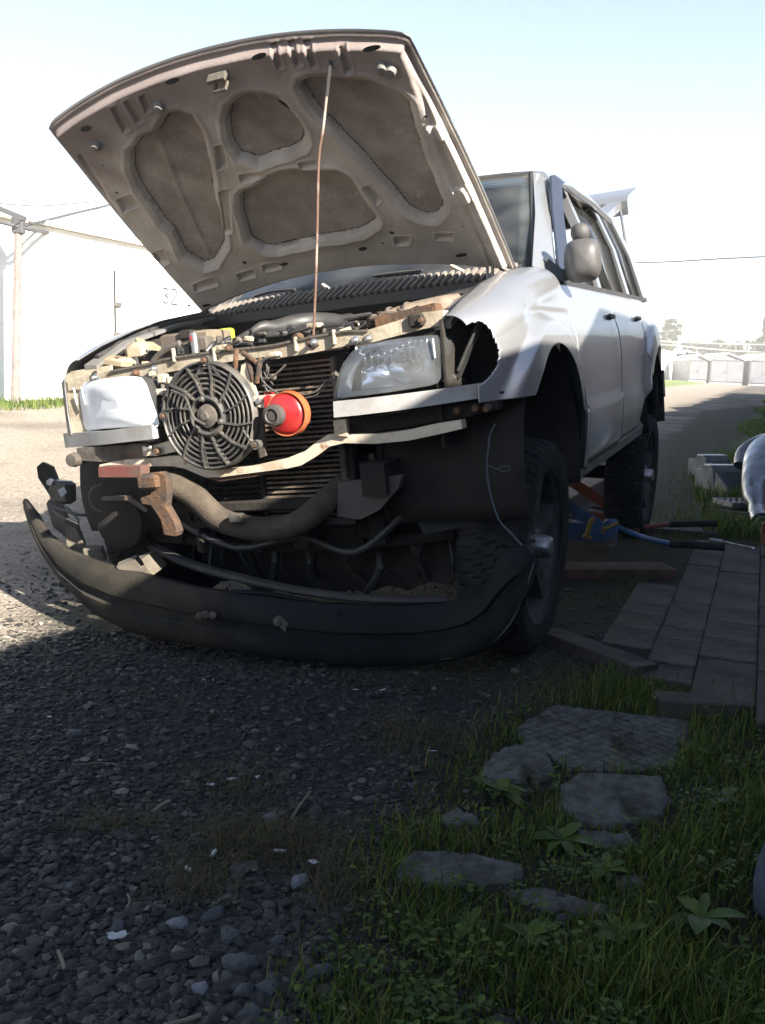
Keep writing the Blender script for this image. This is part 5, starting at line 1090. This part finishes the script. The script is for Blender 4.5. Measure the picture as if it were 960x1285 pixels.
# ================================================================== LOOSE BUMPER
def bumper():
    st = [((31, 626), (33, 640), 3.62), ((44, 645), (42, 668), 3.55), ((58, 670), (58, 700), 3.46), ((80, 690), (84, 736), 3.33), ((110, 703), (120, 772), 3.20), ((144, 714), (160, 792), 3.11), ((192, 725), (205, 803), 3.02), ((240, 737), (250, 810), 2.96), ((290, 745), (300, 819), 2.92), ((345, 752), (350, 828), 2.89), ((395, 757), (395, 833), 2.875), ((422, 759), (422, 837), 2.87), ((430, 759), (430, 837), 2.87), ((470, 761), (470, 837), 2.875), ((520, 761), (520, 835), 2.885), ((560, 757), (560, 830), 2.87), ((590, 748), (592, 823), 2.83), ((610, 733), (615, 812), 2.80), ((620, 712), (633, 798), 2.78), ((630, 692), (650, 778), 2.77), ((646, 687), (660, 755), 2.77), ((660, 684), (669, 725), 2.78), ((666, 690), (673, 705), 2.79)]
    fr_, to = [], []
    for a, c, d in st:
        A_ = at(*a, d); C_ = at(*c, d-.02); to.append(A_); fr_.append(C_)
    root = thing('loose_bumper', 'black plastic bumper lying detached on the gravel across the front of the car', 'bumper', (fr_[11][0], fr_[11][1], 0))
    L = np.array(root.location); n = len(st); cen = np.array([-.35, 4.1, 0])
    b = MB(); rings = []
    for i in range(n):
        A_, C_ = to[i], fr_[i]; t = (to[min(i+1, n-1)]-to[max(i-1, 0)]); t[2] = 0; t /= np.linalg.norm(t); out = np.array([t[1], -t[0], 0])
        if out@(A_-cen) < 0: out = -out
        h = np.linalg.norm(A_-C_); r = []
        k_ = min(1, h/.15)
        prof = [(0, -.035*k_), (.0, 0), (.10, .012*k_), (.22, .024*k_), (.40, .026*k_), (.44, .012*k_), (.58, .010*k_), (.62, .028*k_), (.82, .026*k_), (.95, .010*k_), (1.0, -.005), (1.0, -.03*k_)]
        r = [A_+(C_-A_)*q+out*o_ for q, o_ in prof]
        r[0] = r[0]-np.array([0, 0, .004])
        rings.append([p-L for p in r])
    V = [p for r in rings for p in r]; k = len(rings[0]); b.add(V, [(i*k+j, (i+1)*k+j, (i+1)*k+j+1, i*k+j+1) for i in range(n-1) for j in range(k-1)])
    nb = 9*k; b1 = MB(); b1.add(V[:nb+0], [f for f in b.f if max(f) < nb]); b2 = MB(); b2.add(V[8*k:], [tuple(q-8*k for q in f) for f in b.f if min(f) >= 8*k])
    b1.build('bumper_corner', mat('sunlit_bumper_plastic', (.034, .029, .022), .8, 0, spec=.15, col2=(.018, .017, .015), nscale=7, bump=.25, bscale=50), root, ang=40, thick=.005)  # sunlight on the left end put into a lighter brown plastic
    sk = b2.build('bumper_skin', BUMPERM, root, ang=40, thick=.005)
    def wp_(u, v, d): return at(u, v, d)-L
    def tube(pts, r, nm, mt, **k_): return MB().tube([wp_(*p) for p in pts], r, 8, smooth=3, **k_).build(nm, mt, root)
    tube([(125, 640, 3.75), (150, 655, 3.62), (175, 675, 3.48), (200, 690, 3.36), (240, 708, 3.22), (300, 725, 3.10), (380, 742, 3.02), (470, 752, 3.0), (560, 752, 3.0)], .026, 'absorber_bar', mat('dark_absorber', (.045, .042, .04), .8, 0, col2=(.08, .07, .06), nscale=9, bump=.3), flat=.55)
    tube([(290, 742, 2.95), (340, 745, 2.93), (400, 757, 2.90), (424, 758, 2.89)], .012, 'upper_lip', BUMPERM, flat=.6)
    # inside ribs at the left end
    for poly, d in (([(58, 632), (78, 640), (88, 668), (84, 676), (66, 660)], 3.52), ([(80, 655), (96, 664), (106, 690), (96, 700), (84, 684)], 3.40), ([(104, 690), (126, 690), (132, 704), (110, 708)], 3.28), ([(146, 712), (170, 702), (178, 716), (160, 722)], 3.10), ([(60, 615), (74, 612), (84, 630), (76, 640)], 3.60)):
        MB().prism([wp_(u, v, d) for u, v in poly], (0, .03, .012)).build('inner_rib', BUMPIN, root)
    MB().prism([wp_(u, v, 3.16) for u, v in ((146, 714), (176, 703), (192, 722), (176, 722))], (.03, .09, .02)).build('inner_ledge', BUMPIN, root)
    MB().prism([wp_(u, v, 3.7) for u, v in ((46, 586), (53, 580), (66, 586), (74, 606), (76, 628), (66, 628), (56, 612), (48, 600))], (0, .02, 0)).build('end_bracket', BUMPERM, root)
    MB().box(wp_(79, 617, 3.62), (.10, .06, .09), RZ(-.4), bev=.012).build('fog_lamp_housing', BLACKP, root)
    MB().prism([wp_(u, v, 3.57) for u, v in ((72, 615), (80, 611), (84, 618), (77, 624))], (0, .004, 0)).build('white_label', PAPER, root)
    MB().lathe([(0, -.012), (.012, -.012), (.014, .01)], wp_(63, 605, 3.6), 'y', 10).build('plug', CHROME, root)
    tube([(62, 634, 3.5), (80, 640, 3.48), (100, 646, 3.46), (118, 646, 3.5)], .006, 'lamp_lead', WIREM)
    tube([(66, 640, 3.5), (82, 652, 3.45), (94, 664, 3.42), (98, 652, 3.45), (84, 636, 3.5)], .005, 'lamp_lead', WIREM)
    for (u, v) in ((251, 773), (267, 772), (258, 771), (349, 781)):
        MB().lathe([(0, -.012), (.011, -.010), (.014, -.004), (.012, .004)], wp_(u, v, 2.895 if u < 300 else 2.855), 'y', 12).build('mounting_clip', DUSTY, root)
    MB().prism([wp_(u, v, 2.85) for u, v in ((342, 778), (350, 772), (362, 782), (358, 793), (354, 790))], (0, .006, 0)).build('plate_bracket', DUSTY, root)
    # pale moulding line along the right bottom edge
    MB().tube([wp_(u, v, d) for u, v, d in ((400, 833, 2.845), (470, 834, 2.85), (540, 829, 2.85), (590, 820, 2.805), (620, 804, 2.765), (642, 780, 2.735), (658, 745, 2.73), (670, 706, 2.745))], .0028, 6, smooth=3).build('moulding_line', mat('pale_moulding', (.045, .042, .038), .6), root)
    MB().tube([wp_(u, v, d) for u, v, d in ((230, 801, 2.97), (270, 809, 2.93), (330, 818, 2.89), (400, 828, 2.86))], .002, 6).build('moulding_line', MATS['pale_moulding'], root)
    MB().loft([[wp_(422, v, 2.845), wp_(429, v, 2.845), wp_(429, v, 2.87), wp_(422, v, 2.87)] for v in (765, 800, 832)]).build('centre_strip', BUMPERM, root)
bumper()
# a white scrap is added for the bright speck of light under the car
litter_bit(461, 735, .03, .012, 0, 'added white scrap standing for a speck of light under the car', rnd=False)
# ================================================================== TOOLS AND THINGS BESIDE THE CAR
def jack(loc, rz, mt, label, handle_end, hm, sc=1.0):
    t = thing('trolley_jack', label, 'jack', loc, rz)
    for sg in (1, -1):
        MB().prism([(x, sg*.075*sc, z) for x, z in ((-.28, .02), (.30, .02), (.30, .09), (.18, .13), (-.05, .10), (-.28, .075))], (0, .008*sg, 0)).build('side_plate', mt, t)
        MB().prism([(x, sg*.045, z) for x, z in ((.22, .06), (.26, .10), (-.20, .36), (-.24, .33))], (0, .008*sg, 0)).build('lift_arm', mt, t)
    MB().lathe([(.045, 0), (.05, .02), (.03, .03), (0, .03)], (-.22, 0, .35), 'z', 16).build('saddle', DUSTY, t)
    for x, r in ((-.26, .035), (.27, .025)):
        for sg in (1, -1): MB().lathe([(0, -.015), (r, -.015), (r, .015), (0, .015)], (x, sg*.09, r), 'y', 16).build('roller', DUSTY, t)
    MB().tube([(.24, 0, .09), (.0, 0, .12)], .03, 12).build('ram', CHROME, t)
    MB().box((.27, 0, .10), (.07, .11, .07), bev=.01).build('handle_socket', mt, t)
    inv = Matrix.Translation(Vector(loc))@Matrix.Rotation(rz, 4, 'Z'); inv.invert()
    P = [tuple(inv@Vector(p)) for p in handle_end]
    h = MB().tube([(.27, 0, .11)]+P, .014, 10, smooth=4).build('handle', hm, t)
    MB().tube([P[-2], P[-1], tuple(np.array(P[-1])+(np.array(P[-1])-np.array(P[-2]))*.25)], .020, 10).build('grip', RUBBER, h)
    return t
j0 = at(752, 690, 4.85); jz = gr(740, 705)
jack((.98, 5.02, .05), rad(-10), BLUEJ, 'blue trolley jack behind the left front wheel', [tuple(at(800, 672, 4.85)), tuple(at(840, 682, 4.82)), tuple(at(895, 686, 4.8))], BLUEJ)
MB_ = 0
jack((1.25, 5.55, .03), rad(-14), ORANGE, 'orange trolley jack standing behind the blue one', [tuple(at(800, 661, 5.45)), tuple(at(840, 658, 5.4)), tuple(at(888, 657, 5.35))], REDJ)
P_ = [at(736, 675, 4.8), at(741, 655, 4.8), at(746, 650, 4.8)]
b = MB().tube(P_, .014, 8).tube([at(732, 672, 4.8), at(742, 676, 4.8)], .012, 8); wthing(b, 'yellow_clamp', YEL, 'yellow T-shaped clamp hanging at the blue jack', 'clamp', tuple(P_[0]))
P_ = [at(757, 665, 4.8), at(768, 660, 4.8), at(776, 656, 4.8)]
b = MB().tube(P_, .011, 8).tube([P_[0]+np.array([0, 0, -.02]), P_[0]+np.array([0, 0, .02])], .01, 8); wthing(b, 'yellow_lever', YEL, 'yellow lever lying over the jacks', 'lever', tuple(P_[0]))
# wrench on the paving
P_ = [gr(890, 692), gr(905, 694), gr(925, 699), gr(944, 703)]
P_ = [p+np.array([0, 0, .065]) for p in P_]
b = MB().tube(P_[:2], .012, 8).tube(P_[1:], .007, 8).lathe([(.016, -.008), (.020, 0), (.016, .008)], P_[-1], 'z', 12); wthing(b, 'ratchet_wrench', CHROME, 'ratchet wrench lying on the timber paving by the blue handle', 'wrench', tuple(P_[0]))
# socket set tray
tr = thing('socket_tray', 'black tray of bright sockets lying open on the grass', 'tool tray', tuple(gr(938, 640)+np.array([0, 0, .03])), rad(12))
sz = (.42, .26)
MB().box((0, 0, .012), (sz[0], sz[1], .02), bev=.004).build('tray_base', BLACKP, tr)
for (cx_, cyy, dx, dyy) in ((0, sz[1]/2, sz[0], .012), (0, -sz[1]/2, sz[0], .012), (sz[0]/2, 0, .012, sz[1]), (-sz[0]/2, 0, .012, sz[1])): MB().box((cx_, cyy, .025), (dx, dyy, .04), bev=.003).build('tray_rim', mat('worn_tray_edge', (.14, .14, .15), .5, .3), tr)
rr = random.Random(4)
for i in range(8):
    for j in range(3): MB().lathe([(.006, .02), (.012, .022), (.013, .045), (.007, .045), (.006, .03)], (-.17+.048*i, -.08+.075*j, 0), 'z', 10).build('socket', CHROME, tr)
# grey metal blocks on the grass
def stand(u, v, label, w=.20, h=.13, rz=.2):
    g = gr(u, v); t = thing('metal_step', label, 'step block', (g[0], g[1], terrain(g[0], g[1])), rz); mt = mat('dull_zinc', (.10, .105, .11), .6, .3, col2=(.06, .065, .07), nscale=6)
    MB().prism([(-w/2, -.2, 0), (-w/2, .12, 0), (-w/2, .12, h*.8), (-w/2, .02, h*.8), (-w/2, -.0, h), (-w/2, -.14, h), (-w/2, -.16, h*.82)], (w, 0, 0)).build('step_body', mt, t, flat=True)
    MB().box((0, -.07, h+.008), (w*1.06, .11, .014), bev=.003).build('step_top', mat('bright_zinc', (.26, .26, .27), .45, .4), t)
    MB().prism([(w/2-.02, -.2, 0), (w/2-.02, -.45, 0), (w/2-.02, -.2, h*.8)], (.02, 0, 0)).prism([(-w/2, -.2, 0), (-w/2, -.45, 0), (-w/2, -.2, h*.8)], (.02, 0, 0)).build('step_web', mt, t)
stand(886, 598, 'farther of the two dull grey metal blocks on the grass', .26, .20, .3); stand(898, 614, 'nearer of the two dull grey metal blocks on the grass', .27, .20, .2)
# silver machine housing at the right edge
g = gr(955, 655); base = np.array([g[0], g[1], 0]); t = thing('silver_housing', 'shiny silver metal housing with a narrow neck lying at the right edge', 'metal housing', tuple(base), 0)
pts = [at(985, 560, 7.3)-base, at(962, 572, 7.0)-base, at(953, 600, 6.6)-base, at(949, 622, 6.45)-base, at(951, 633, 6.35)-base, at(951, 645, 6.3)-base]
MB().tube(pts, [.15, .15, .12, .09, .065, .05], 22, smooth=5).build('housing_body', mat('scratched_silver', (.20, .215, .24), .25, .9, col2=(.10, .10, .105), nscale=5), t, ang=60)
MB().tube([pts[4], pts[5], pts[5]+np.array([.0, -.05, -.03])], [.062, .064, .062], 18).build('neck_ring', CHROME, t)
MB().tube([pts[5]+np.array([.0, -.05, -.03]), pts[5]+np.array([.0, -.09, -.05])], .045, 14).build('rubber_end', BLACKP, t)
MB().tube([at(932, 585, 7.1)-base, at(938, 570, 7.15)-base, at(955, 560, 7.2)-base, at(975, 556, 7.3)-base], [.07, .085, .09, .09], 14, smooth=4).build('side_tube', MATS['scratched_silver'], t, ang=60)
MB().box(at(962, 572, 6.85)-base, (.16, .02, .06), RX(.4), bev=.005).build('name_plate', mat('dull_plate', (.30, .27, .26), .5, .3), t)
# red tool at right edge
g = gr(958, 702); b0_ = np.array([g[0], g[1], .06]); t = thing('red_tool_case', 'small red metal case at the right edge of the paving', 'tool case', tuple(b0_), -.15)
MB().box((.12, 0, .07), (.26, .16, .10), RY(-.15), bev=.012).build('case_body', REDJ, t); MB().box((.0, -.02, .12), (.06, .05, .06), bev=.012).build('latch', REDJ, t); MB().tube([(-.03, -.05, .14), (.12, -.09, .10), (.26, -.09, .07)], .008, 8).build('carry_handle', DUSTY, t)
P_ = [gr(882, 660)+np.array([0, 0, .1]), gr(905, 664)+np.array([0, 0, .12]), gr(938, 672)+np.array([0, 0, .14])]
wthing(MB().tube(P_, .006, 6), 'thin_bar', DUSTY, 'thin grey bar leaning towards the red case', 'bar', tuple(P_[0]))
# denim at the lower right edge
def denim():
    t = thing('kneeling_leg', 'leg in faded blue jeans reaching into the picture at the right edge', 'person', (.76, 1.60, 0))
    L = np.array(t.location)
    rings = []
    for z, x, y, r in ((0.008, .735, 1.53, .030), (.02, .745, 1.535, .055), (.06, .757, 1.55, .066), (.10, .768, 1.555, .070), (.14, .79, 1.56, .073), (.19, .83, 1.58, .078), (.24, .88, 1.60, .082), (.30, .95, 1.63, .088)):
        rings.append([np.array([x+r*1.0*math.cos(a)*(1+.03*math.sin(3*a+z*40)), y+r*math.sin(a), z+.006*math.sin(2*a)])-L for a in np.linspace(0, 2*pi, 28, endpoint=False)])
    MB().loft(rings).build('jeans', DENIM, t, ang=80)
    MB().tube([np.array([x+.0, y, z])-L for x, y, z in ((.712, 1.50, .04), (.708, 1.51, .075), (.715, 1.52, .11), (.735, 1.53, .15))], .0018, 5, smooth=3).build('seam', DENIMS, t)
denim()

# ================================================================== GARAGES
ORD = 'first second third fourth fifth sixth seventh eighth ninth tenth eleventh twelfth thirteenth fourteenth fifteenth sixteenth seventeenth eighteenth nineteenth twentieth'.split()
def zt_(x, y): return float(terrain(x, y))
def far_garage(y0, y1, label, group=None, seam=False, h=2.6, digits=False):
    x, y, _ = lane(-9.0, (y0+y1)/2); z = zt_(x, y); t = thing('garage', label, 'garage', (x, y, z), YAW, group); w = y1-y0-.03
    MB().box((-2.5, 0, h/2-.2), (5, w, h+.4)).build('wall', WHITEW, t, flat=True)
    MB().prism([(.12, -w/2-.01, h+.0), (-5.1, -w/2-.01, h+.25), (-5.1, -w/2-.01, h+.33), (.12, -w/2-.01, h+.07)], (0, w+.02, 0)).build('roof', ROOFM, t, flat=True)
    for sg in (-1, 1):
        d = MB().box((.02, sg*.625, 1.1), (.045, 1.24, 2.1), bev=.006).build('door_leaf', WHITEW, t)
    MB().box((.050, -.012, 1.16), (.014, .040, 1.9)).build('door_seam', mat('dark_seam', (.012, .012, .012), .9), t)  # plain dark strip down the joint of the door leaves
    l = MB().box((.06, .05, .95), (.05, .20, .28), bev=.01).build('lock', mat('lock_metal', (.08, .07, .065), .7, .2), t); MB().box((.06, .05, 1.55), (.05, .16, .08), bev=.01).build('hasp', MATS['lock_metal'], t)
    return t
far_garage(3.74, 7.74, 'white garage at the left edge of the photo, behind the pole')
gd = far_garage(7.74, 11.74, 'white garage with the number 32 and a lock on its door seam')
far_garage(11.74, 15.74, 'white garage hidden behind the raised bonnet'); far_garage(-.26, 3.74, 'white garage just outside the left edge')
# number 32 painted on the wall
def digit(pts, y0, nm='painted_digit'):
    MB().tube([(.0, y0+a*.17, 1.68+b*.26) for a, b in pts], .016, 6, flat=1, smooth=4).build(nm, DIGITM, gd).location = (.004, 0, 0)
DIGITM = mat('grey_sign_paint', (.03, .03, .035), .8)
digit([(0, .85), (.3, 1), (.8, .95), (.9, .7), (.4, .53), (.9, .4), (.95, .12), (.5, 0), (0, .12)], 1.36); digit([(0, .8), (.25, 1), (.8, 1), (.95, .72), (.5, .35), (0, 0), (.5, 0), (1, 0)], 1.62)
proto = far_garage(15.74, 19.74, 'plain white garage in the row hidden behind the car', 'white garages far along the left row')
for k in range(1, 25):
    y0 = 15.74+4*k; c = copy_tree(proto); x, y, _ = lane(-9.0, y0+2); c.location = (x, y, zt_(x, y)-.0)
    c['label'] = 'white garage hidden behind the car, %s in line past the raised bonnet' % ORD[k] if k < 20 else 'distant white garage just right of the car, %s from the far end of its row' % ORD[24-k]
# the row on the near side of the lane, whose roof shades the car
def near_garage(y0, y1, prof, label):
    x, y, _ = lane(3.25, (y0+y1)/2); t = thing('garage', label, 'garage', (x, y, 0), YAW, 'garages standing along the near side of the lane'); w = y1-y0-.02; yc = (y0+y1)/2
    MB().prism([(0, -w/2, -.2), (0, w/2, -.2)]+[(0, q-yc, z) for q, z in reversed(prof)], (5.5, 0, 0)).build('wall', BRICKR, t, flat=True)
    MB().box((-.03, 0, 1.05), (.05, min(w-.6, 2.5), 2.1), bev=.006).build('door', GREYW, t)
    top = [(-.18, q-yc, z+.0) for q, z in prof]; MB().prism(top+[(p[0], p[1], p[2]+.06) for p in reversed(top)], (5.9, 0, 0)).build('roof', ROOFM, t, flat=True)
GH = 2.50
near_garage(-14, -10, [(-14, GH), (-10, GH)], 'brick garage behind the photographer, farthest back'); near_garage(-10, -6.2, [(-10, GH), (-6.2, GH)], 'brick garage behind the photographer')
near_garage(-6.2, -2.4, [(-6.2, GH), (-2.4, GH)], 'brick garage beside the photographer')
near_garage(-2.4, 1.4, [(-2.4, GH-.02), (-.65, GH-.02), (.0, GH+.22), (1.4, GH+.24)], 'brick garage beside the car with a stepped roof edge')
for k in range(12):
    y0 = 1.4+3.8*k; near_garage(y0, y0+3.8, [(y0, GH+.2), (y0+1.9, GH+.34+.1*(k % 3)), (y0+3.8, GH+.2)], 'brick garage %s along the near side of the lane' % ('next to the timber paving' if k == 0 else '%s past the timber paving,' % ORD[k-1]))
# grey gabled garages at the end of the lane
def end_garage(u0, u1, vb, vt, vp, D, label):
    a = at(u0, vb, D); c = at(u1, vb, D); z = a[2]*.5+c[2]*.5; x = (a[0]+c[0])/2; w = (c[0]-a[0])-.25; h = (vb-vt)/FPX*D; hp_ = (vb-vp)/FPX*D
    t = thing('gabled_garage', label, 'garage', (x, D, z-.05), 0)
    MB().prism([(-w/2, 0, -.6), (w/2, 0, -.6), (w/2, 0, h), (0, 0, hp_-.1), (-w/2, 0, h)], (0, 5, 0)).build('wall', GREYW, t, flat=True)
    MB().prism([(-w/2-.15, -.2, h-.02), (0, -.2, hp_-.02), (w/2+.15, -.2, h-.02), (w/2+.15, -.2, h+.08), (0, -.2, hp_+.1), (-w/2-.15, -.2, h+.08)], (0, 5.4, 0)).build('roof', ROOFM, t, flat=True)
    MB().box((0, -.04, h), (w*.98, .05, .10)).build('lintel', mat('dark_trim', (.08, .08, .08), .8), t, flat=True)
    for sg in (-1, 1):
        MB().box((sg*w*.24, -.06, h*.5-.03), (w*.465, .06, h*.93), bev=.015).build('door_leaf', mat('grey_door_paint', (.12, .12, .135), .7, 0, col2=(.10, .10, .112), nscale=2), t)
    MB().box((0, -.05, h*.5), (.06, .05, h*.93)).build('door_gap', MATS['dark_trim'], t, flat=True); MB().box((.0, -.12, h*.47), (.35, .06, .12), RY(-.5)).build('latch', MATS['dark_trim'], t, flat=True)
    for sg in (-1, 1): MB().box((sg*w*.49, -.05, h*.5), (.08, .05, h)).build('corner_post', MATS['dark_trim'], t, flat=True)
end_garage(862, 888, 476, 452, 446, 84, 'narrow grey garage partly behind the white row, left of the other grey ones')
end_garage(888, 933, 479, 452, 444, 84, 'grey double-door garage with a pale gable at the end of the lane')
end_garage(937, 985, 481, 453, 445, 84, 'grey garage cut off by the right edge of the photo')
# rubble on the far white garages
b = MB(); rr = random.Random(8)
for k in range(26):
    p = at(835+rr.uniform(0, 35), 447+rr.uniform(-3, 3), 96); b.box(p, (rr.uniform(.3, 1.2), .8, rr.uniform(.2, .6)), RY(rr.uniform(-.3, .3)))
wthing(b, 'rubble_heap', WHITEW, 'pale heap of junk lying along the far white garage roofs', 'rubble', tuple(at(852, 450, 96)), flat=True)
# pole and cables at the left
pb = at(20, 500, 13.2); pb[2] = zt_(pb[0], pb[1]); pt = at(23, 283, 13.2)
t = thing('utility_pole', 'weathered wooden pole in front of the white garage at the left edge', 'pole', tuple(pb))
MB().tube([(0, 0, -.2), (0, 0, .25), pt-pb], [.075, .062, .052], 10).build('post', POSTM, t)
MB().box(pt-pb+np.array([.0, 0, .0]), (.16, .12, .24), bev=.02).box(pt-pb+np.array([-.1, 0, .16]), (.42, .10, .07), RY(.35), bev=.01).build('cable_bracket', CABLE, t)
def cable(pts, r, label, cat='cable', mt=CABLE, nm='cable'):
    P = [at(*p) for p in pts]; return wthing(MB().tube(P, r, 6, smooth=6), nm, mt, label, cat, tuple(P[0]))
cable([(-40, 268, 13.2), (28, 286, 13.2), (60, 292, 14.6), (110, 299, 16.4), (175, 302, 19), (300, 300, 24)], .030, 'thick sagging cable running right from the pole')
cable([(28, 284, 13.2), (60, 276, 14.5), (100, 266, 16), (140, 256, 18), (190, 236, 20)], .020, 'dark cable climbing from the pole to the upper right')
cable([(-30, 268, 12), (30, 276, 13.2), (100, 288, 16), (172, 297, 19), (300, 310, 24)], .007, 'thin wire just above the thick sagging cable', 'wire')
cable([(-40, 252, 13), (20, 257, 14), (60, 258, 15), (130, 252, 17)], .008, 'faint wire near the top of the white garages', 'wire')
cable([(785, 330, 40), (840, 328.5, 38), (900, 325, 36), (1000, 320, 34)], .028, 'dark wire crossing the sky right of the car', 'wire', WIREM)
cable([(820, 428, 80), (870, 430, 78), (920, 432, 76), (980, 433, 74)], .06, 'pale wire in front of the distant trees, upper of two', 'wire', ROOFM)
cable([(820, 431, 80), (880, 437, 78), (930, 441, 76), (985, 443, 74)], .06, 'pale wire in front of the distant trees, lower of two', 'wire', ROOFM)
for u, v0, v1, D, lb in ((901, 448, 410, 120, 'thin distant mast above the bushes'), (923, 445, 424, 110, 'short distant pole with a crosspiece'), (938, 445, 426, 110, 'short distant pole near the conifer')):
    a = at(u, v0+8, D); c = at(u, v1, D); t = thing('distant_pole', lb, 'pole', tuple(a)); MB().tube([(0, 0, 0), c-a], .10, 6).box(c-a-np.array([0, 0, .4]), (1.4, .12, .12)).build('pole_shaft', POSTM, t)
# trees
def tree(u, vb, vt, D, wpx, label, conifer=False, seed=0, nm='tree', dense=5000):
    r_ = np.random.default_rng(seed); a = at(u, vb, D); c = at(u, vt, D); z0 = zt_(a[0], D); H = c[2]-z0; W = wpx/FPX*D
    t = thing(nm, label, 'tree', (a[0], D, z0))
    b = MB().tube([(0, 0, -.2), (.1, 0, H*.35), (0, .1, H*.8)], [H*.03, H*.02, H*.006], 7)
    for k in range(7):
        an = k*2.4; z = H*(.3+.07*k); b.tube([(0, 0, z), (W*.3*math.cos(an), W*.3*math.sin(an), z+H*.14)], [H*.01, H*.004], 5)
    b.build('trunk', BARK, t)
    nc = 38; cl = []
    for k in range(nc):
        if conifer: q = r_.uniform(0, 1)**.8; z = H*(.12+.88*q); rr_ = W/2*(1-q)*r_.uniform(.3, 1)
        else: q = r_.uniform(0, 1); z = H*(.32+.62*q); rr_ = W/2*math.sqrt(max(0, 1-((q-.45)/.58)**2))*r_.uniform(.2, .85)
        an = r_.uniform(0, 2*pi); cl.append((rr_*math.cos(an), rr_*math.sin(an), z, W*r_.uniform(.06, .15)*(1.1 if not conifer else .8)))
    cl = np.array(cl); id_ = r_.integers(0, nc, dense); C = cl[id_]; d = r_.normal(size=(dense, 3)); d /= np.linalg.norm(d, axis=1)[:, None]; P = C[:, :3]+d*C[:, 3:4]*r_.uniform(.3, 1.15, (dense, 1))*np.array([1, 1, .8])
    s = W*.022*r_.uniform(.6, 1.6, (dense, 1)); e1 = r_.normal(size=(dense, 3)); e1 /= np.linalg.norm(e1, axis=1)[:, None]; e2 = np.cross(e1, d); e2 /= np.linalg.norm(e2, axis=1)[:, None]+1e-6
    V = np.stack([P-e1*s, P+e2*s*.6, P+e1*s, P-e2*s*.6], 1).reshape(-1, 3); F = np.arange(dense*4).reshape(-1, 4)
    o = fast_mesh('crown', V, F, LEAFD if conifer else LEAFM); o.parent = t
tree(840, 440, 397, 112, 40, 'round leafy tree just right of the car', seed=1, dense=7000)
for k, (u, vt, w, D) in enumerate(((828, 422, 34, 126), (862, 427, 40, 122), (880, 426, 42, 124), (900, 425, 42, 118), (917, 430, 38, 122), (935, 426, 42, 118), (952, 427, 40, 121), (975, 422, 44, 124))):
    tree(u, 452, vt, D, w, ['bush at the car edge under the round tree', 'low bush just right of the round tree', 'bush over the narrow grey garage', 'brightest bush by the thin mast', 'lowest bush above the grey gable', 'bush right of the grey gable', 'bush under the conifer', 'bush at the right edge of the photo'][k], seed=10+k, nm='bush', dense=5200)
tree(958, 455, 398, 108, 44, 'tall conifer rising at the right edge', True, 3, 'conifer', 7000)
tree(985, 455, 380, 108, 50, 'taller conifer just outside the right edge', True, 4, 'conifer', 5000)
tree(60, 440, 256, 60, 60, 'faint tree top over the white garages at the left', seed=6, dense=100) if False else None

# ================================================================== HAZE (added volume: whitens the sky, pales far things, stands in for lens glare)
hz = MB().box((0, 250, 11.5), (1100, 680, 26)).build('added_haze', mat('added_haze_air', (1, 1, 1)), flat=True); tag(hz, kind='stuff')
hm_ = hz.data.materials[0].node_tree; hm_.nodes.remove(hm_.nodes['Principled BSDF'])
pv = hm_.nodes.new('ShaderNodeVolumePrincipled'); pv.inputs['Color'].default_value = (1, .99, .96, 1); pv.inputs['Density'].default_value = 0.0027; pv.inputs['Anisotropy'].default_value = 0.0
hm_.links.new(pv.outputs[0], hm_.nodes['Material Output'].inputs['Volume'])
